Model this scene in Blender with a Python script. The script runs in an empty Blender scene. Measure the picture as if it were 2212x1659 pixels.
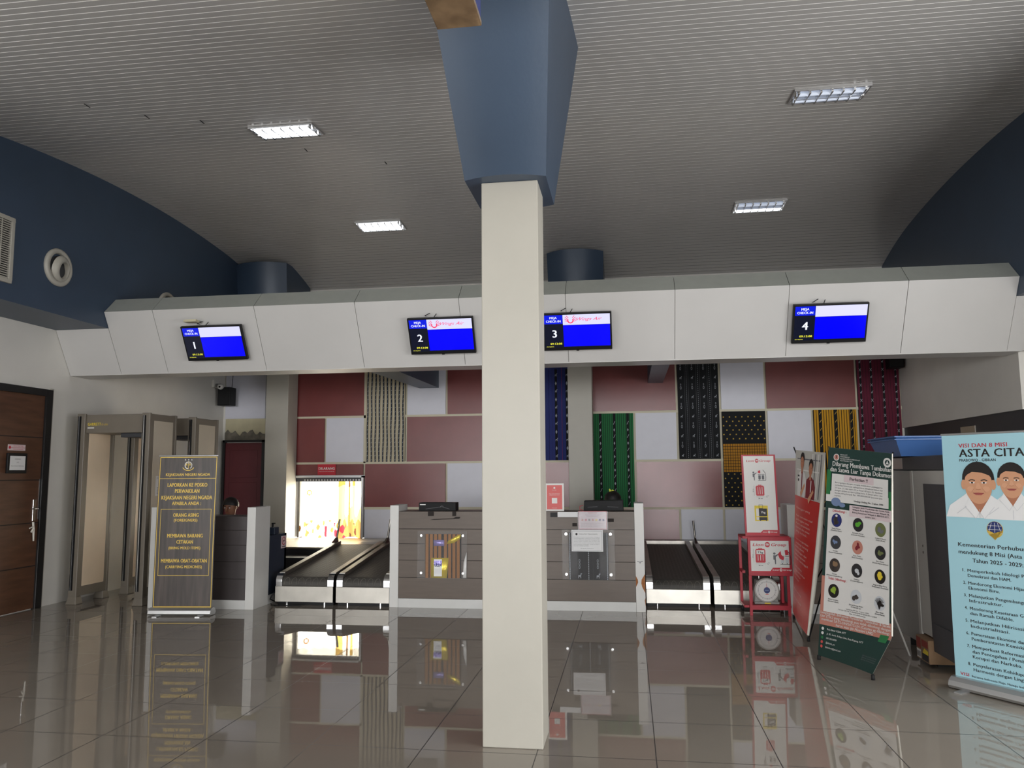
import bpy, bmesh, math, random
from mathutils import Vector, Matrix, Euler
random.seed(7)
S = bpy.context.scene
COL = S.collection
R = math.radians

# ------------------------------------------------------------------ camera
cam_data = bpy.data.cameras.new('camera')
cam = bpy.data.objects.new('camera', cam_data); COL.objects.link(cam)
yaw, pitch, roll = R(8.3316), R(6.3446), R(-0.3775)
fw = Vector((-math.sin(yaw)*math.cos(pitch), math.cos(yaw)*math.cos(pitch), math.sin(pitch)))
rt = Vector((math.cos(yaw), math.sin(yaw), 0)); up = rt.cross(fw)
r2 = rt*math.cos(roll) + up*math.sin(roll); u2 = -rt*math.sin(roll) + up*math.cos(roll)
cam.matrix_world = Matrix(((r2.x, u2.x, -fw.x, 0), (r2.y, u2.y, -fw.y, 0), (r2.z, u2.z, -fw.z, 1.5), (0, 0, 0, 1)))
cam_data.sensor_fit = 'HORIZONTAL'; cam_data.sensor_width = 36.0
cam_data.lens = 36.0*1700.0/2212.0
cam_data.clip_end = 300
S.camera = cam

# ------------------------------------------------------------------ world, sun, daylight, exposure
w = bpy.data.worlds.new('sky'); S.world = w; w.use_nodes = True
wn = w.node_tree.nodes; wl = w.node_tree.links
bg = wn['Background']; bg.inputs[0].default_value = (0.78, 0.88, 1.0, 1); bg.inputs[1].default_value = 1.1
def add_light(name, kind, loc, rot, energy, color=(1, 1, 1), size=None, size_y=None):
    d = bpy.data.lights.new(name, kind); d.energy = energy; d.color = color
    if kind == 'AREA':
        d.shape = 'RECTANGLE'; d.size = size; d.size_y = size_y
    o = bpy.data.objects.new(name, d); o.location = loc; o.rotation_euler = rot; COL.objects.link(o)
    return o
sun = add_light('sun', 'SUN', (0, 30, 20), (R(-48), 0, R(-14)), 60.0, (1.0, 0.96, 0.88)); sun.data.angle = R(0.6)
# daylight from the unseen glazed entrance front; the two side lights are added fill;
# the entrance light is tilted up to lighten the ceiling
add_light('daylight_entrance_glazing', 'AREA', (-1.2, -23.8, 2.2), (R(100), 0, 0), 2600, (0.985, 0.99, 1.0), 11.0, 4.2)
add_light('added_fill_right', 'AREA', (4.6, 1.3, 1.5), (R(86), 0, R(90)), 350, (0.985, 0.99, 1.0), 8.5, 2.0)  # added fill to brighten the left wall and the column side
add_light('added_fill_left', 'AREA', (-6.6, -4.0, 1.7), (R(90), 0, R(-90)), 330, (0.985, 0.99, 1.0), 15.0, 2.2)  # added fill for the dim floor and ceiling
S.view_settings.view_transform = 'Standard'; S.view_settings.look = 'None'
S.view_settings.exposure = 0.1; S.view_settings.gamma = 1.0
try: S.view_settings.use_curve_mapping = False
except Exception: pass

# ------------------------------------------------------------------ materials
def lin(c):
    return tuple(((x/255)/12.92 if x/255 <= 0.04045 else ((x/255+0.055)/1.055)**2.4) for x in c)
MATS = {}
def mat(name, rgb, rough=0.5, metal=0.0, noise=0.0, nscale=6.0, bump=0.0, bscale=40.0, spec=0.5, emit=None, estr=1.0, stretch=None, coat=0.0, aniso=0.0):
    if name in MATS: return MATS[name]
    m = bpy.data.materials.new(name); m.use_nodes = True
    nt = m.node_tree; n = nt.nodes; l = nt.links; b = n['Principled BSDF']
    c = lin(rgb)
    b.inputs['Base Color'].default_value = (*c, 1); b.inputs['Roughness'].default_value = rough
    b.inputs['Metallic'].default_value = metal; b.inputs['Specular IOR Level'].default_value = spec
    b.inputs['Coat Weight'].default_value = coat
    b.inputs['Coat Roughness'].default_value = 0.1
    if noise > 0 or bump > 0:
        tc = n.new('ShaderNodeTexCoord'); mp = n.new('ShaderNodeMapping')
        l.new(tc.outputs['Object'], mp.inputs[0])
        if stretch: mp.inputs['Scale'].default_value = stretch
    if noise > 0:
        t = n.new('ShaderNodeTexNoise'); t.inputs['Scale'].default_value = nscale; t.inputs['Detail'].default_value = 5
        l.new(mp.outputs[0], t.inputs['Vector'])
        mx = n.new('ShaderNodeMix'); mx.data_type = 'RGBA'
        mx.inputs[6].default_value = (*[max(0, x*(1-noise)) for x in c], 1); mx.inputs[7].default_value = (*[min(1, x*(1+noise)) for x in c], 1)
        rmp = n.new('ShaderNodeMapRange'); rmp.inputs[1].default_value = 0.3; rmp.inputs[2].default_value = 0.7
        l.new(t.outputs['Fac'], rmp.inputs[0]); l.new(rmp.outputs[0], mx.inputs[0]); l.new(mx.outputs[2], b.inputs['Base Color'])
    if bump > 0:
        t2 = n.new('ShaderNodeTexNoise'); t2.inputs['Scale'].default_value = bscale; t2.inputs['Detail'].default_value = 3
        l.new(mp.outputs[0], t2.inputs['Vector'])
        bp = n.new('ShaderNodeBump'); bp.inputs['Strength'].default_value = bump; bp.inputs['Distance'].default_value = 0.01
        l.new(t2.outputs['Fac'], bp.inputs['Height']); l.new(bp.outputs[0], b.inputs['Normal'])
    if emit:
        b.inputs['Emission Color'].default_value = (*lin(emit), 1); b.inputs['Emission Strength'].default_value = estr
    MATS[name] = m
    return m
def glassy(name, rgb, alpha, rough=0.05):
    m = mat(name, rgb, rough); m.node_tree.nodes['Principled BSDF'].inputs['Alpha'].default_value = alpha
    return m
def translucent(name, rgb, thick=0.6):
    if name in MATS: return MATS[name]
    m = bpy.data.materials.new(name); m.use_nodes = True; nt = m.node_tree; n = nt.nodes; l = nt.links
    n.remove(n['Principled BSDF']); d = n.new('ShaderNodeBsdfDiffuse'); t = n.new('ShaderNodeBsdfTranslucent'); mx = n.new('ShaderNodeMixShader')
    d.inputs[0].default_value = (*lin(rgb), 1); t.inputs[0].default_value = (*lin(rgb), 1); mx.inputs[0].default_value = thick
    l.new(d.outputs[0], mx.inputs[1]); l.new(t.outputs[0], mx.inputs[2]); l.new(mx.outputs[0], n['Material Output'].inputs[0])
    MATS[name] = m; return m

def M(name): return MATS[name]
mat('cream_paint', (178, 174, 163), 0.42, noise=0.03, nscale=3, bump=0.05, bscale=25)
mat('white_wall', (228, 225, 218), 0.55, noise=0.05, nscale=1.5, bump=0.06, bscale=30)
mat('lavender_board', (216, 216, 226), 0.5, noise=0.02)
mat('blue_paint', (58, 74, 94), 0.42, noise=0.05, nscale=2.5, bump=0.06, bscale=40)
mat('panel_white', (207, 205, 202), 0.35, noise=0.02, nscale=2)
mat('panel_grey', (160, 163, 156), 0.4, noise=0.04, nscale=9)
mat('seam_dark', (170, 168, 164), 0.7)
mat('ceiling_slat', (190, 188, 185), 0.28, spec=0.8, noise=0.05, nscale=1.2, bump=0.05, bscale=6)
mat('ceiling_lip_highlight', (246, 245, 243), 0.4)  # slat edges coloured paler to stand for light catching the grooves
mat('ceiling_void', (30, 30, 32), 0.8)
mat('maroon_board', (124, 60, 58), 0.3, noise=0.1, nscale=2.2, bump=0.04, bscale=12)
mat('white_board', (218, 218, 227), 0.4, noise=0.02)
mat('batten', (212, 205, 180), 0.5)
mat('black', (18, 18, 20), 0.5, spec=0.3)
mat('black_gloss', (12, 12, 14), 0.5, spec=0.2)
mat('rubber', (25, 25, 26), 0.8)
mat('dark_grey', (62, 63, 66), 0.5, noise=0.05)
mat('steel', (176, 172, 164), 0.42, metal=1.0, noise=0.12, nscale=5, bump=0.03, bscale=60)
mat('steel_dark', (120, 116, 110), 0.3, metal=1.0, noise=0.15, nscale=8)
mat('chrome', (225, 225, 225), 0.12, metal=1.0)
mat('aluminium', (205, 205, 205), 0.3, metal=0.85)
mat('laminate', (90, 77, 66), 0.42, noise=0.1, nscale=3, stretch=(1, 1, 8))
mat('laminate_dark', (66, 60, 60), 0.4, noise=0.1, nscale=3)
mat('groove', (40, 33, 30), 0.8)
mat('kick_white', (205, 205, 202), 0.35, noise=0.03)
mat('counter_white', (215, 214, 210), 0.35, noise=0.03, nscale=4)
mat('chipboard', (160, 104, 62), 0.85, noise=0.2, nscale=60)
mat('belt', (70, 67, 62), 0.55, noise=0.15, nscale=12, bump=0.2, bscale=120)
mat('belt_raised', (108, 104, 96), 0.5)
mat('wood_door', (90, 60, 43), 0.42, noise=0.28, nscale=2.2, stretch=(1, 1, 7))
mat('door_black', (28, 27, 27), 0.45)
mat('door_maroon', (96, 34, 40), 0.5, noise=0.06)
mat('cement', (128, 122, 110), 0.9, noise=0.35, nscale=10, bump=0.6, bscale=18)
mat('plaster_cream', (200, 192, 160), 0.8, noise=0.08, nscale=6)
mat('gate_frame', (120, 112, 100), 0.42, noise=0.04)
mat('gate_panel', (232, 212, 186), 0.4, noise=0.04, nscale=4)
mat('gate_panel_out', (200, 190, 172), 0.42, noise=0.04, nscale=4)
mat('navy', (34, 44, 62), 0.5)
mat('brass_mirror', (224, 188, 150), 0.1, metal=0.8, noise=0.4, nscale=9, bump=0.1, bscale=8)
mat('blue_trim', (30, 46, 110), 0.4)
mat('red_frame', (178, 34, 52), 0.4)
mat('sign_white', (228, 226, 222), 0.4)
mat('sign_red', (196, 30, 50), 0.4)
mat('print_dark', (40, 38, 40), 0.6)
mat('print_grey', (110, 110, 114), 0.6)
mat('print_yellow', (232, 206, 60), 0.5)
mat('gold_print', (222, 188, 82), 0.42, metal=0.15)
mat('brown_print', (70, 62, 58), 0.36, noise=0.45, nscale=3.5, stretch=(7, 7, 0.5))
mat('sky_blue_print', (168, 214, 226), 0.4)
mat('skin_print', (214, 158, 122), 0.5)
mat('skin_print_dark', (184, 122, 92), 0.5)
mat('hair_print', (30, 24, 22), 0.5)
mat('lips_print', (176, 92, 84), 0.5)
mat('shirt_print', (240, 240, 240), 0.5)
mat('shirt_shade_print', (205, 208, 212), 0.5)
mat('green_dark_print', (34, 62, 56), 0.4)
mat('green_print', (46, 120, 70), 0.4)
mat('salmon_print', (196, 132, 116), 0.4)
mat('paper', (226, 226, 226), 0.5)
mat('paper_pink', (222, 204, 206), 0.3)
mat('poster_red', (214, 88, 84), 0.4)
mat('banner_red', (198, 44, 38), 0.28)
mat('banner_back', (226, 222, 210), 0.35)
mat('photo_bg', (196, 194, 186), 0.4)
mat('uniform_red', (128, 34, 44), 0.5)
mat('tray_blue', (56, 92, 146), 0.35)
mat('tray_pale', (120, 140, 176), 0.35)
mat('machine_grey', (150, 149, 144), 0.5, noise=0.04)
mat('machine_light', (186, 184, 178), 0.5)
mat('carton', (140, 112, 84), 0.8, noise=0.1)
mat('carton_red', (140, 60, 50), 0.8)
mat('tape_clear', (168, 160, 150), 0.15)
mat('cloth_navy', (28, 36, 70), 0.8)
mat('skin', (150, 104, 80), 0.55)
mat('hair', (20, 16, 16), 0.5, bump=0.3, bscale=150)
mat('shirt_blue', (30, 50, 120), 0.8)
mat('shirt_red', (130, 30, 40), 0.8)
mat('clip_yellow', (206, 212, 70), 0.5)
mat('tube_on', (255, 255, 255), 0.5, emit=(240, 246, 255), estr=5.0)
mat('tube_dim', (225, 235, 250), 0.4, emit=(225, 235, 255), estr=0.35)
mat('screen_blue', (0, 0, 60), 0.2, emit=(0, 0, 255), estr=1.0)
mat('screen_blue_head', (0, 0, 60), 0.2, emit=(10, 30, 220), estr=1.0)
mat('screen_dark', (6, 8, 18), 0.2, emit=(12, 16, 34), estr=1.0)
mat('screen_white', (120, 120, 140), 0.2, emit=(205, 205, 240), estr=1.0)
mat('screen_text', (120, 120, 120), 0.3, emit=(230, 235, 250), estr=1.0)
mat('screen_text_dim', (60, 70, 120), 0.3, emit=(150, 175, 245), estr=1.0)
mat('screen_yellow', (120, 120, 40), 0.3, emit=(235, 230, 60), estr=1.0)
mat('screen_red', (120, 20, 40), 0.3, emit=(232, 60, 96), estr=1.0)
glassy('acrylic', (200, 200, 200), 0.06, 0.04)
glassy('plastic_film', (235, 235, 240), 0.25, 0.12)
translucent('curtain_white', (250, 248, 240)); translucent('curtain_yellow', (176, 146, 78)); translucent('curtain_tan', (118, 84, 48)); translucent('curtain_red', (120, 32, 40)); translucent('curtain_brown', (62, 38, 28))
mat('outdoor_ground', (190, 184, 172), 0.9, noise=0.1, nscale=2)

# floor tiles
def floor_material():
    m = mat('polished_tile', (104, 96, 86), 0.02, spec=0.9)
    nt = m.node_tree; n = nt.nodes; l = nt.links; b = n['Principled BSDF']
    tc = n.new('ShaderNodeTexCoord'); sp = n.new('ShaderNodeSeparateXYZ'); l.new(tc.outputs['Object'], sp.inputs[0])
    def math_(op, a, b_=None):
        k = n.new('ShaderNodeMath'); k.operation = op
        for i, v in enumerate((a, b_)):
            if v is None: continue
            if isinstance(v, (int, float)): k.inputs[i].default_value = v
            else: l.new(v, k.inputs[i])
        return k.outputs[0]
    outs = []
    for ax, off in ((0, 0.11), (1, 4.985)):
        a = math_('SUBTRACT', sp.outputs[ax], off - 0.315 - 63.0)
        f = math_('MODULO', a, 0.63)
        d = math_('ABSOLUTE', math_('SUBTRACT', f, 0.315))
        outs.append(math_('LESS_THAN', d, 0.0028))
    line = math_('MAXIMUM', outs[0], outs[1])
    t = n.new('ShaderNodeTexNoise'); t.inputs['Scale'].default_value = 1.4; t.inputs['Detail'].default_value = 6
    l.new(tc.outputs['Object'], t.inputs['Vector'])
    mx = n.new('ShaderNodeMix'); mx.data_type = 'RGBA'
    mx.inputs[6].default_value = (*lin((136, 128, 117)), 1); mx.inputs[7].default_value = (*lin((150, 142, 131)), 1)
    l.new(t.outputs['Fac'], mx.inputs[0])
    m2 = n.new('ShaderNodeMix'); m2.data_type = 'RGBA'; m2.inputs[7].default_value = (*lin((42, 38, 34)), 1)
    l.new(line, m2.inputs[0]); l.new(mx.outputs[2], m2.inputs[6]); l.new(m2.outputs[2], b.inputs['Base Color'])
    t2 = n.new('ShaderNodeTexNoise'); t2.inputs['Scale'].default_value = 2.2; t2.inputs['Detail'].default_value = 1
    l.new(tc.outputs['Object'], t2.inputs['Vector'])
    bp = n.new('ShaderNodeBump'); bp.inputs['Strength'].default_value = 0.012; bp.inputs['Distance'].default_value = 0.02
    l.new(t2.outputs['Fac'], bp.inputs['Height']); l.new(bp.outputs[0], b.inputs['Normal'])
    rg = math_('ADD', math_('MULTIPLY', line, 0.4), 0.018); l.new(rg, b.inputs['Roughness'])
    return m
floor_material()

# ------------------------------------------------------------------ object helpers
ORG = {}
def tag(o, label=None, cat=None, group=None, kind=None):
    if label: o['label'] = label
    if cat: o['category'] = cat
    if group: o['group'] = group
    if kind: o['kind'] = kind
    return o
def thing(name, loc, label, cat, group=None):
    o = bpy.data.objects.new(name, None); o.empty_display_size = 0.1; o.location = loc; COL.objects.link(o)
    ORG[o] = Vector(loc); return tag(o, label, cat, group)
class MB:
    def __init__(s): s.v = []; s.f = []; s.m = []; s.mats = []; s.sm = []
    def mi(s, m):
        if isinstance(m, str): m = MATS[m]
        if m not in s.mats: s.mats.append(m)
        return s.mats.index(m)
    def add(s, vs, fs, m, smooth=False):
        o = len(s.v); k = s.mi(m); s.v += [tuple(p) for p in vs]
        for f in fs: s.f.append([i+o for i in f]); s.m.append(k); s.sm.append(smooth)
        return s
    def box(s, x0, x1, y0, y1, z0, z1, m):
        vs = [(x, y, z) for z in (z0, z1) for y in (y0, y1) for x in (x0, x1)]
        return s.add(vs, [(0, 2, 3, 1), (4, 5, 7, 6), (0, 1, 5, 4), (2, 6, 7, 3), (0, 4, 6, 2), (1, 3, 7, 5)], m)
    def hexa(s, vs, m):   # 8 corners: bottom 4 ccw, top 4 ccw
        return s.add(vs, [(3, 2, 1, 0), (4, 5, 6, 7), (0, 1, 5, 4), (1, 2, 6, 5), (2, 3, 7, 6), (3, 0, 4, 7)], m)
    def prism_x(s, prof, x0, x1, m):   # prof (y,z)
        n = len(prof); vs = [(x0, y, z) for y, z in prof] + [(x1, y, z) for y, z in prof]
        return s.add(vs, [list(range(n))[::-1], list(range(n, 2*n))] + [(i, (i+1) % n, n+(i+1) % n, n+i) for i in range(n)], m)
    def prism_z(s, prof, z0, z1, m, smooth=False):
        n = len(prof); vs = [(x, y, z0) for x, y in prof] + [(x, y, z1) for x, y in prof]
        s.add(vs, [list(range(n))[::-1], list(range(n, 2*n))], m)
        return s.add(vs, [(i, (i+1) % n, n+(i+1) % n, n+i) for i in range(n)], m, smooth)
    def prism_y(s, prof, y0, y1, m, smooth=False):   # prof (x,z)
        n = len(prof); vs = [(x, y0, z) for x, z in prof] + [(x, y1, z) for x, z in prof]
        s.add(vs, [list(range(n)), list(range(n, 2*n))[::-1]], m)
        return s.add(vs, [(i, n+i, n+(i+1) % n, (i+1) % n) for i in range(n)], m, smooth)
    def tube(s, pts, r, m, n=10, cap=True):
        pts = [Vector(p) for p in pts]; rings = []
        rr = r if isinstance(r, (list, tuple)) else [r]*len(pts)
        prev = None
        for i, p in enumerate(pts):
            t = (pts[min(i+1, len(pts)-1)] - pts[max(i-1, 0)]).normalized()
            a = prev if prev is not None else (Vector((0, 0, 1)) if abs(t.z) < 0.9 else Vector((1, 0, 0)))
            a = (a - t*a.dot(t)).normalized(); b = t.cross(a); prev = a
            rings.append([p + (a*math.cos(2*math.pi*k/n) + b*math.sin(2*math.pi*k/n))*rr[i] for k in range(n)])
        vs = [q for ring in rings for q in ring]; fs = []
        for i in range(len(pts)-1):
            for k in range(n): fs.append((i*n+k, i*n+(k+1) % n, (i+1)*n+(k+1) % n, (i+1)*n+k))
        s.add(vs, fs, m, True)
        if cap: s.add(rings[0], [list(range(n))[::-1]], m); s.add(rings[-1], [list(range(n))], m)
        return s
    def cyl(s, p0, p1, r, m, n=20): return s.tube([p0, p1], r, m, n)
    def lathe(s, prof, c, axis, m, n=28):   # prof (r, h) along axis
        ax = Vector(axis).normalized(); a = Vector((0, 0, 1)) if abs(ax.z) < 0.9 else Vector((1, 0, 0))
        a = (a - ax*a.dot(ax)).normalized(); b = ax.cross(a); c = Vector(c); vs = []
        for r, h in prof:
            for k in range(n): t = 2*math.pi*k/n; vs.append(c + ax*h + (a*math.cos(t) + b*math.sin(t))*r)
        fs = [(i*n+k, i*n+(k+1) % n, (i+1)*n+(k+1) % n, (i+1)*n+k) for i in range(len(prof)-1) for k in range(n)]
        return s.add(vs, fs, m, True)
    def build(s, name, parent=None, origin=None, bevel=0.0, seg=2):
        if parent is not None: o0 = ORG[parent]
        elif origin is not None: o0 = Vector(origin)
        else:
            xs = [p[0] for p in s.v]; ys = [p[1] for p in s.v]; zs = [p[2] for p in s.v]
            o0 = Vector(((min(xs)+max(xs))/2, (min(ys)+max(ys))/2, min(zs)))
        me = bpy.data.meshes.new(name)
        me.from_pydata([(p[0]-o0.x, p[1]-o0.y, p[2]-o0.z) for p in s.v], [], s.f)
        for m in s.mats: me.materials.append(m)
        me.polygons.foreach_set('material_index', s.m); me.polygons.foreach_set('use_smooth', s.sm)
        me.update()
        bm = bmesh.new(); bm.from_mesh(me); bmesh.ops.remove_doubles(bm, verts=bm.verts, dist=1e-6) if bevel > 0 else None
        bm.to_mesh(me); bm.free()
        o = bpy.data.objects.new(name, me); COL.objects.link(o); ORG[o] = o0
        if parent is not None: o.parent = parent
        else: o.location = o0
        if bevel > 0:
            md = o.modifiers.new('bevel', 'BEVEL'); md.width = bevel; md.segments = seg; md.limit_method = 'ANGLE'; md.angle_limit = R(40)
        return o
def struct(o): o['kind'] = 'structure'; return o

# lettering
_tc = {}
def text_geo(s, bold=False, shear=0.0):
    k = (s, bold, shear)
    if k in _tc: return _tc[k]
    cu = bpy.data.curves.new('lettering', 'FONT'); cu.body = s; cu.size = 1.0; cu.resolution_u = 2; cu.fill_mode = 'FRONT'
    cu.shear = shear; cu.offset = 0.0
    if bold: cu.space_character = 1.04
    ob = bpy.data.objects.new('lettering', cu); COL.objects.link(ob)
    dg = bpy.context.evaluated_depsgraph_get(); me = bpy.data.meshes.new_from_object(ob.evaluated_get(dg))
    vs = [(v.co.x, v.co.y) for v in me.vertices]; fs = [list(p.vertices) for p in me.polygons]
    bpy.data.objects.remove(ob); bpy.data.curves.remove(cu); bpy.data.meshes.remove(me)
    _tc[k] = (vs, fs); return _tc[k]
CAP = None
class Art:
    """flat printed artwork in metres (u right, v up); every shape lies a hair above the one below"""
    def __init__(s, mapf, step=0.0007, sub=None): s.f = mapf; s.mb = MB(); s.step = step; s.sub = sub
    def raw(s, pts, faces, m, layer):
        s.mb.add([s.f(u, v, layer*s.step) for u, v in pts], faces, m); return s
    def poly(s, pts, m, layer=1): return s.raw(pts, [list(range(len(pts)))], m, layer)
    def rect(s, u0, v0, u1, v1, m, layer=1):
        if s.sub and max(u1-u0, v1-v0) > s.sub: return s.grid(u0, v0, u1, v1, int((u1-u0)/s.sub)+1, int((v1-v0)/s.sub)+1, m, layer)
        return s.poly([(u0, v0), (u1, v0), (u1, v1), (u0, v1)], m, layer)
    def frame(s, u0, v0, u1, v1, t, m, layer=1):
        s.rect(u0, v0, u1, v0+t, m, layer); s.rect(u0, v1-t, u1, v1, m, layer)
        s.rect(u0, v0+t, u0+t, v1-t, m, layer); return s.rect(u1-t, v0+t, u1, v1-t, m, layer)
    def grid(s, u0, v0, u1, v1, nu, nv, m, layer=0):
        pts = [(u0+(u1-u0)*i/nu, v0+(v1-v0)*j/nv) for j in range(nv+1) for i in range(nu+1)]
        fs = [(j*(nu+1)+i, j*(nu+1)+i+1, (j+1)*(nu+1)+i+1, (j+1)*(nu+1)+i) for j in range(nv) for i in range(nu)]
        return s.raw(pts, fs, m, layer)
    def disc(s, u, v, ru, rv, m, layer=1, n=20, a0=0, a1=360):
        full = abs(a1-a0) >= 359.9
        pts = [(u+ru*math.cos(R(a0+(a1-a0)*k/n)), v+rv*math.sin(R(a0+(a1-a0)*k/n))) for k in range(n + (0 if full else 1))]
        return s.poly(pts, m, layer)
    def ring(s, u, v, r0, r1, m, layer=1, n=24, a0=0, a1=360, sy=1.0):
        pts = []
        for k in range(n+1):
            a = R(a0+(a1-a0)*k/n); pts += [(u+r0*math.cos(a), v+r0*sy*math.sin(a)), (u+r1*math.cos(a), v+r1*sy*math.sin(a))]
        return s.raw(pts, [(2*k, 2*k+1, 2*k+3, 2*k+2) for k in range(n)], m, layer)
    def line(s, pts, w_, m, layer=1):
        for (a, b), (c, d) in zip(pts[:-1], pts[1:]):
            L = math.hypot(c-a, d-b) or 1; nx, ny = -(d-b)/L*w_/2, (c-a)/L*w_/2
            s.poly([(a-nx, b-ny), (c-nx, d-ny), (c+nx, d+ny), (a+nx, b+ny)], m, layer)
        return s
    def text(s, t, u, v, h, m, layer=2, align='c', bold=False, shear=0.0, width=None, rot=0.0):
        """baseline at v, capital height h"""
        global CAP
        if CAP is None:
            g = text_geo('H')[0]; CAP = max(p[1] for p in g)
        vs, fs = text_geo(t, bold, shear)
        if not vs: return s
        k = h/CAP; x0 = min(p[0] for p in vs); x1 = max(p[0] for p in vs); W = (x1-x0)*k; kx = k
        if width: kx = k*width/W; W = width
        o = {'l': 0, 'c': -W/2, 'r': -W}[align]; c_, s_ = math.cos(R(rot)), math.sin(R(rot))
        pts = []
        for p in vs:
            a = (p[0]-x0)*kx+o; b = p[1]*k; pts.append((u+a*c_-b*s_, v+a*s_+b*c_))
        if bold:
            for q_ in (1, 2): s.raw([(p[0]+0.04*q_*h*c_, p[1]+0.04*q_*h*s_) for p in pts], fs, m, layer+0.3*q_)
        return s.raw(pts, fs, m, layer)
def flat(P, du, dv, dn):
    P, du, dv, dn = Vector(P), Vector(du).normalized(), Vector(dv).normalized(), Vector(dn).normalized()
    return lambda u, v, w_: P + du*u + dv*v + dn*w_
def face_y(x0, y, z0): return flat((x0, y, z0), (1, 0, 0), (0, 0, 1), (0, -1, 0))    # faces the hall front
# ================================================================== SETTING
XL, XR, YB = -6.68, 4.0, 12.3
def ceil_z(y):
    if y < 2.5: return ceil_z(2.5)
    return 4.94 - 0.0275*(y-8.9)**2 - 0.05*max(0.0, y-11.0)**2
struct(MB().box(-7.2, 8.5, -24, 12.6, -0.2, 0, 'polished_tile').build('floor', origin=(0, 0, 0)))
struct(MB().box(-30, 30, 12.6, 60, -0.3, -0.1, 'outdoor_ground').build('floor_outdoor'))
# ceiling of narrow slats running left to right
def build_ceiling():
    mb = MB(); y = 2.5; p = 0.09; x0, x1 = -6.1, 4.7
    while y < 12.45:
        z0, z1 = ceil_z(y), ceil_z(y+p)
        a, b = y+0.006, y+p-0.006
        za, zb = z0+(z1-z0)*0.07, z0+(z1-z0)*0.93
        mb.add([(x0, a, za), (x1, a, za), (x1, b, zb), (x0, b, zb)], [(0, 3, 2, 1)], 'ceiling_slat')
        mb.add([(x0, b, zb), (x1, b, zb), (x1, b+0.0045, zb+0.007), (x0, b+0.0045, zb+0.007)], [(0, 3, 2, 1)], 'ceiling_lip_highlight')
        mb.add([(x0, b+0.0045, zb+0.007), (x1, b+0.0045, zb+0.007), (x1, b+0.012, z1+0.002), (x0, b+0.012, z1+0.002)], [(0, 3, 2, 1)], 'ceiling_lip_highlight')
        y += p
    mb.box(-7, 4.7, -24, 2.51, ceil_z(2.5), ceil_z(2.5)+0.1, 'ceiling_slat')
    for i in range(20):
        ya, yb = 2.4+i*0.52, 2.4+(i+1)*0.52
        za, zb = ceil_z(ya)+0.1, ceil_z(yb)+0.1
        mb.hexa([(-7, ya, za), (4.8, ya, za), (4.8, yb, zb), (-7, yb, zb), (-7, ya, za+0.1), (4.8, ya, za+0.1), (4.8, yb, zb+0.1), (-7, yb, zb+0.1)], 'ceiling_void')
    for (x, yy) in ((-4.6, 5.9), (-4.3, 6.3), (-3.9, 6.55), (-3.3, 7.55), (-2.6, 8.1)):
        z = ceil_z(yy)-0.002; mb.add([(x, yy, z), (x+0.012, yy, z), (x+0.012, yy+0.08, z), (x, yy+0.08, z)], [(0, 3, 2, 1)], 'ceiling_void')
    return struct(mb.build('ceiling', origin=(0, 0, 4)))
build_ceiling()
struct(MB().box(XL-0.2, XL, -24, 12.3, 0, 5.1, 'white_wall').build('wall_left'))
def wall_back():
    mb = MB(); y0, y1 = YB, YB+0.22
    ox0, ox1, oz0, oz1 = -5.42, -4.20, 0.43, 1.45
    o_ = [(XL-0.2, 0), (8.5, 0), (8.5, 5.1), (XL-0.2, 5.1)]; i_ = [(ox0, oz0), (ox1, oz0), (ox1, oz1), (ox0, oz1)]
    vs = [(p[0], y, p[1]) for y in (y0, y1) for p in o_+i_]; fs = []
    for k in range(4):
        n_ = (k+1) % 4; fs += [(k, n_, 4+n_, 4+k), (8+n_, 8+k, 12+k, 12+n_), (n_, k, 8+k, 8+n_), (4+k, 4+n_, 12+n_, 12+k)]
    mb.add(vs, fs, 'white_wall')
    return struct(mb.build('wall_back'))
wall_back()
struct(MB().box(XR, XR+0.25, 8.7, YB, 2.1, 5.1, 'white_wall').build('wall_right'))
struct(MB().box(XR+0.25, 8.5, 8.7, 8.9, 0, 5.1, 'white_wall').build('wall_right_return'))
struct(MB().box(XR+0.03, XR+0.22, 8.7, YB, 0, 2.1, 'dark_grey').build('wall_right_lower'))
struct(MB().box(4.7, 4.9, -24, 8.7, 0, 5.1, 'white_wall').build('wall_right_front'))
# deep blue upholstered-looking beams along both side walls
struct(MB().box(XL, -6.0, -24, 12.3, 3.2, 5.1, 'blue_paint').build('trim_1'))
struct(MB().box(3.85, 4.7, -24, 8.7, 3.2, 5.1, 'blue_paint').box(3.85, 4.0, 8.7, 12.3, 3.2, 5.1, 'blue_paint').build('trim_2'))
# low outlet ledge where battens cross the feature wall
L_ = [-5.56, -4.875, -4.21, -3.52, -2.855, -2.2, -1.545, -0.88]
R_ = [-0.54, 0.106, 0.755, 1.40, 2.07, 2.73, 3.375, 4.0]
Z_ = [3.22, 2.40, 1.652, 0.932, 0.19]
struct(MB().box(-5.6, 4.0, 12.255, 12.3, 0, 0.19, 'laminate_dark').build('baseboard_back'))
struct(MB().box(XL, XL+0.02, -24, 7.2, 0, 0.1, 'kick_white').build('baseboard_left'))

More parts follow.
